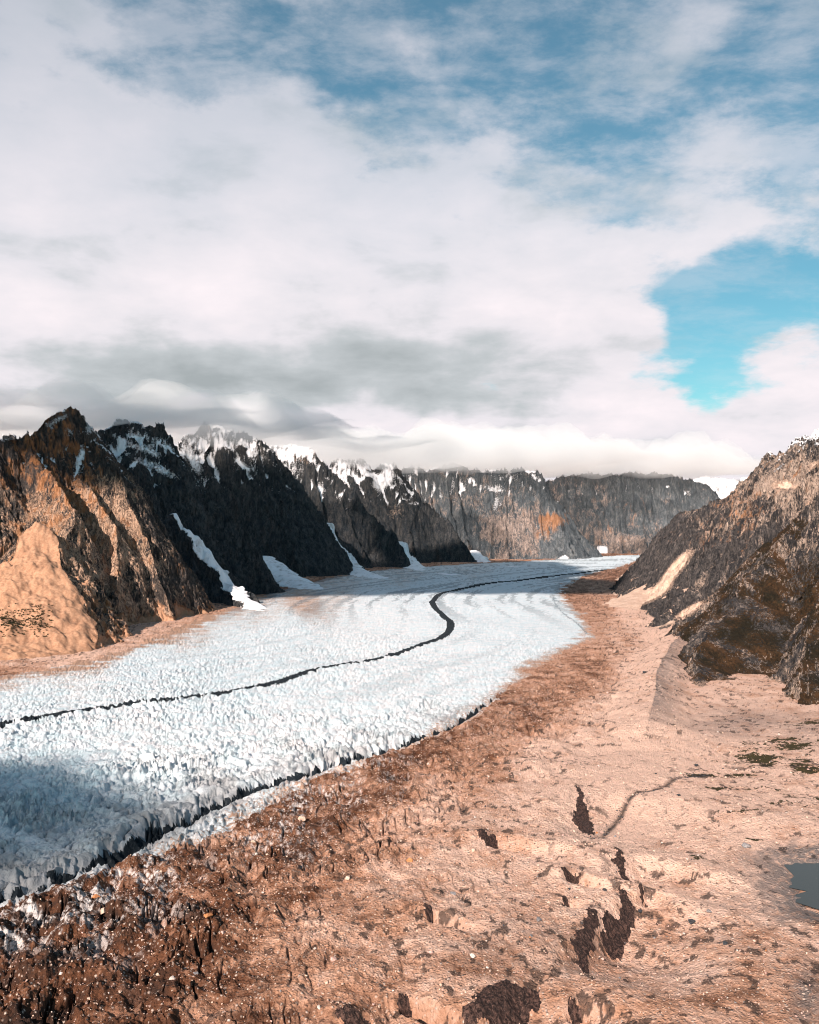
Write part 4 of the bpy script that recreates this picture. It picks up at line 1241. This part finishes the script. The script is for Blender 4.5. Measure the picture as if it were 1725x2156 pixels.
NAMED = [
    (440, 1948, 22, B_ORANGE, "largest orange flat-topped boulder, in the brown moraine at the lower left"),
    (470, 1963, 13, B_PINK, "pinkish boulder just below the largest orange boulder"),
    (362, 2064, 16, B_PALE, "pale slab-like boulder on the darkest brown ground at the bottom left"),
    (412, 2050, 13, B_GREY, "grey boulder up and right of the pale slab on dark ground"),
    (636, 1727, 18, B_TAN, "big tan block at the ice rim, at the foot of a dirty ice ridge"),
    (534, 1785, 15, B_TAN, "rounded tan boulder in red-brown grit, below the black channel"),
    (204, 1893, 20, B_ORANGE, "long orange-tan boulder among white ice fins on the left"),
    (218, 1914, 17, B_TAN, "tan boulder just below the long orange one among the ice fins"),
    (136, 1998, 11, B_TAN, "small tan boulder in the dark crevassed ground on the far left"),
    (128, 2052, 10, B_PALE, "little white boulder low on the crevassed brown ground"),
    (861, 1813, 16, B_ORANGE, "bright orange boulder alone in the middle of the pale gravel"),
    (954, 1882, 15, B_GREY, "round grey-brown boulder in the middle of the moraine"),
    (734, 1852, 15, B_TAN, "tan boulder casting a dark shadow between brown and pale gravel"),
    (999, 1793, 12, B_TAN, "tan boulder below the brown zigzag ice cliff"),
    (702, 2023, 17, B_PINK, "pink boulder on the rippled ground above the slanting dark ice cliff"),
    (672, 2123, 13, B_PALE, "pale boulder near the bottom edge beside the long low ice face"),
    (1133, 1938, 16, B_GREY, "blue-grey boulder on the grey-brown rise left of the curved cliffs"),
    (1116, 1972, 12, B_GREY, "smaller grey boulder below the blue-grey one"),
    (996, 2016, 14, B_PALE, "whitish boulder up and left of the largest black cliff"),
    (906, 2008, 13, B_PINK, "pale pink boulder left of the whitish one"),
    (1347, 1897, 13, B_DARK, "black boulder with a sharp shadow right of the hooked cliff"),
    (1457, 1943, 17, B_DARK, "largest black boulder, on the open pale gravel at the right"),
    (1273, 1876, 12, B_DARK, "black boulder above the hooked cliff"),
    (1527, 1988, 14, B_DARK, "dark boulder on the brown slope below the pond"),
    (1572, 1784, 20, B_GREY, "grey block with a dark side, standing left of the pond"),
    (1381, 1630, 7, B_DARK, "tiny black boulder alone on the smooth pale slope above the stream"),
    (1430, 1676, 9, B_DARK, "dark boulder just below the bend of the stream"),
    (1199, 1873, 8, B_DARK, "small dark boulder above the round pit of ice"),
    (1493, 1919, 12, B_GREY, "flat grey boulder above the largest black boulder"),
    (1358, 1417, 15, B_DARK, "black rock perched on the side of the lateral moraine crest"),
    (11, 1364, 15, B_DARK, "dark boulder at the foot of the orange talus on the far left"),
    (1466, 1613, 12, B_DARK, "dark boulder at the head of the stream"),
]
for q in NAMED:
    place_rock(q[0], q[1], q[2] * 1.25, *q[3:])

KINDS_OF = [
    (B_TAN, "tan boulder, one of many lying scattered over the moraine", "tan boulders scattered over the moraine", .42),
    (B_PALE, "whitish boulder, one of many dotted over the moraine", "whitish boulders dotted over the moraine", .22),
    (B_PINK, "dull pink boulder, one of many strewn over the moraine", "dull pink boulders strewn over the moraine", .18),
    (B_GREY, "grey boulder, one of many dotted over the moraine", "grey boulders dotted over the moraine", .12),
    (B_ORANGE, "small orange boulder, one of several dotted over the moraine", "small orange boulders on the moraine", .06),
]


def moraine_spot(lo):
    while True:
        px, py = rnd.uniform(-5, 1720), rnd.uniform(lo, 2150)
        x, y = G(px, py)
        i, j = ground_at(x, y)
        if GSI[i, j] < -12 and GCL[i, j] < 0 and not (px > 1440 and py < 1540) and not (px > 1580 and 1780 < py < 1930):
            return px, py, GPALE[i, j]


for k in range(262):
    px, py, pl = moraine_spot(1560)
    r = rnd.random()
    acc = 0
    for mt, lab, grp, w in KINDS_OF:
        acc += w
        if r <= acc:
            break
    sz = rnd.choice((5, 6, 6, 7, 7, 8, 9, 11)) * (.75 + .25 * (py - 1500) / 650)
    place_rock(px, py, sz, mt, lab, grp)


STREAM_LINE = catmull(STREAM, 14)


def stones():
    """the countless small stones of the moraine, one mesh"""
    protos = []
    for _ in range(8):
        bm = bmesh.new()
        for q in rock_verts(8, rnd.uniform(.5, .9)):
            bm.verts.new(q)
        r = bmesh.ops.convex_hull(bm, input=bm.verts)
        bmesh.ops.delete(bm, geom=list({g for g in r['geom_interior'] if isinstance(g, bmesh.types.BMVert)}), context='VERTS')
        bmesh.ops.triangulate(bm, faces=bm.faces)
        bm.verts.index_update()
        protos.append((np.array([v.co[:] for v in bm.verts]), np.array([[v.index for v in f.verts] for f in bm.faces])))
        bm.free()
    for mat, cnt, seed in ((B_TAN, 9000, 1), (B_PALE, 700, 2), (B_DARK, 1500, 3), (B_PINK, 4000, 4)):
        V, F, base = [], [], 0
        for k in range(cnt):
            px, py, pl = moraine_spot(1440)
            if seed == 3 and k % 2:
                q = STREAM_LINE[rnd.randrange(len(STREAM_LINE))]
                px, py = q[0] + rnd.gauss(0, 5), q[1] + rnd.gauss(0, 3.5)
            x, y = G(px, py)
            i, j = ground_at(x, y)
            s = (.6 + 2.3 * rnd.random() ** 4) * y / FD * 1.15
            pv, pf = protos[k % 8]
            a = rnd.uniform(0, 6.28)
            c, sn = math.cos(a), math.sin(a)
            q = pv * s
            V.append(np.stack([q[:, 0] * c - q[:, 1] * sn + GX[i, j], q[:, 0] * sn + q[:, 1] * c + GY[i, j], q[:, 2] + GZ[i, j] + s * .2], -1))
            F.append(pf + base)
            base += len(pv)
        o = mesh_obj("scattered_stones", np.vstack(V), np.vstack(F), mat, smooth=False)
        nm = {1: "countless small tan stones", 2: "countless small whitish stones", 3: "small black stones", 4: "countless small dull pink stones"}[seed]
        tag(o, nm + " strewn over the moraine", "stones", "stuff")


stones()


def shrubs():
    """low dark bushes on the foot of the talus fan"""
    m, t, b, pos, nor = new_mat("shrub_leaves")
    t.put(b.inputs['Base Color'], t.mix(t.ss(t.noise(pos, 1.2, 3), .4, .6), (0.018, 0.020, 0.010), (0.055, 0.045, 0.020)))
    me = NEAR_CRAG.data
    co = np.empty(len(me.vertices) * 3, np.float32)
    me.vertices.foreach_get('co', co)
    co = co.reshape(-1, 3)
    U, V = unproj(co[:, 0], co[:, 1], co[:, 2])
    ok = np.where((U > -20) & (U < 112) & (V > 1268) & (V < 1342) & (co[:, 1] < 2500))[0]
    dens = np.exp(-((U[ok] - 15) / 40) ** 2 - ((V[ok] - 1312) / 22) ** 2) + np.exp(-((U[ok] - 78) / 26) ** 2 - ((V[ok] - 1305) / 24) ** 2)
    ok = nrs.choice(ok, min(420, len(ok)), replace=False, p=dens / dens.sum())
    Vs, Fs, base = [], [], 0
    for i in ok:
        c = co[i]
        for k in range(7):
            r = rnd.uniform(.7, 1.7)
            cc = c + np.array([rnd.gauss(0, 1.5), rnd.gauss(0, 1.5), rnd.uniform(.2, 1.8)])
            q = nrs.normal(size=(9, 3))
            q = cc + q / np.linalg.norm(q, axis=1, keepdims=True) * r
            Vs.append(q)
            Fs.append(np.array([[0, 1, 2], [3, 4, 5], [6, 7, 8], [0, 4, 8], [1, 5, 6], [2, 3, 7], [0, 5, 7]]) + base)
            base += 9
    o = mesh_obj("shrubs", np.vstack(Vs), np.vstack(Fs), m, smooth=False)
    tag(o, "dark low shrubs in two patches on the orange talus at the far left", "shrubs", "stuff")


shrubs()
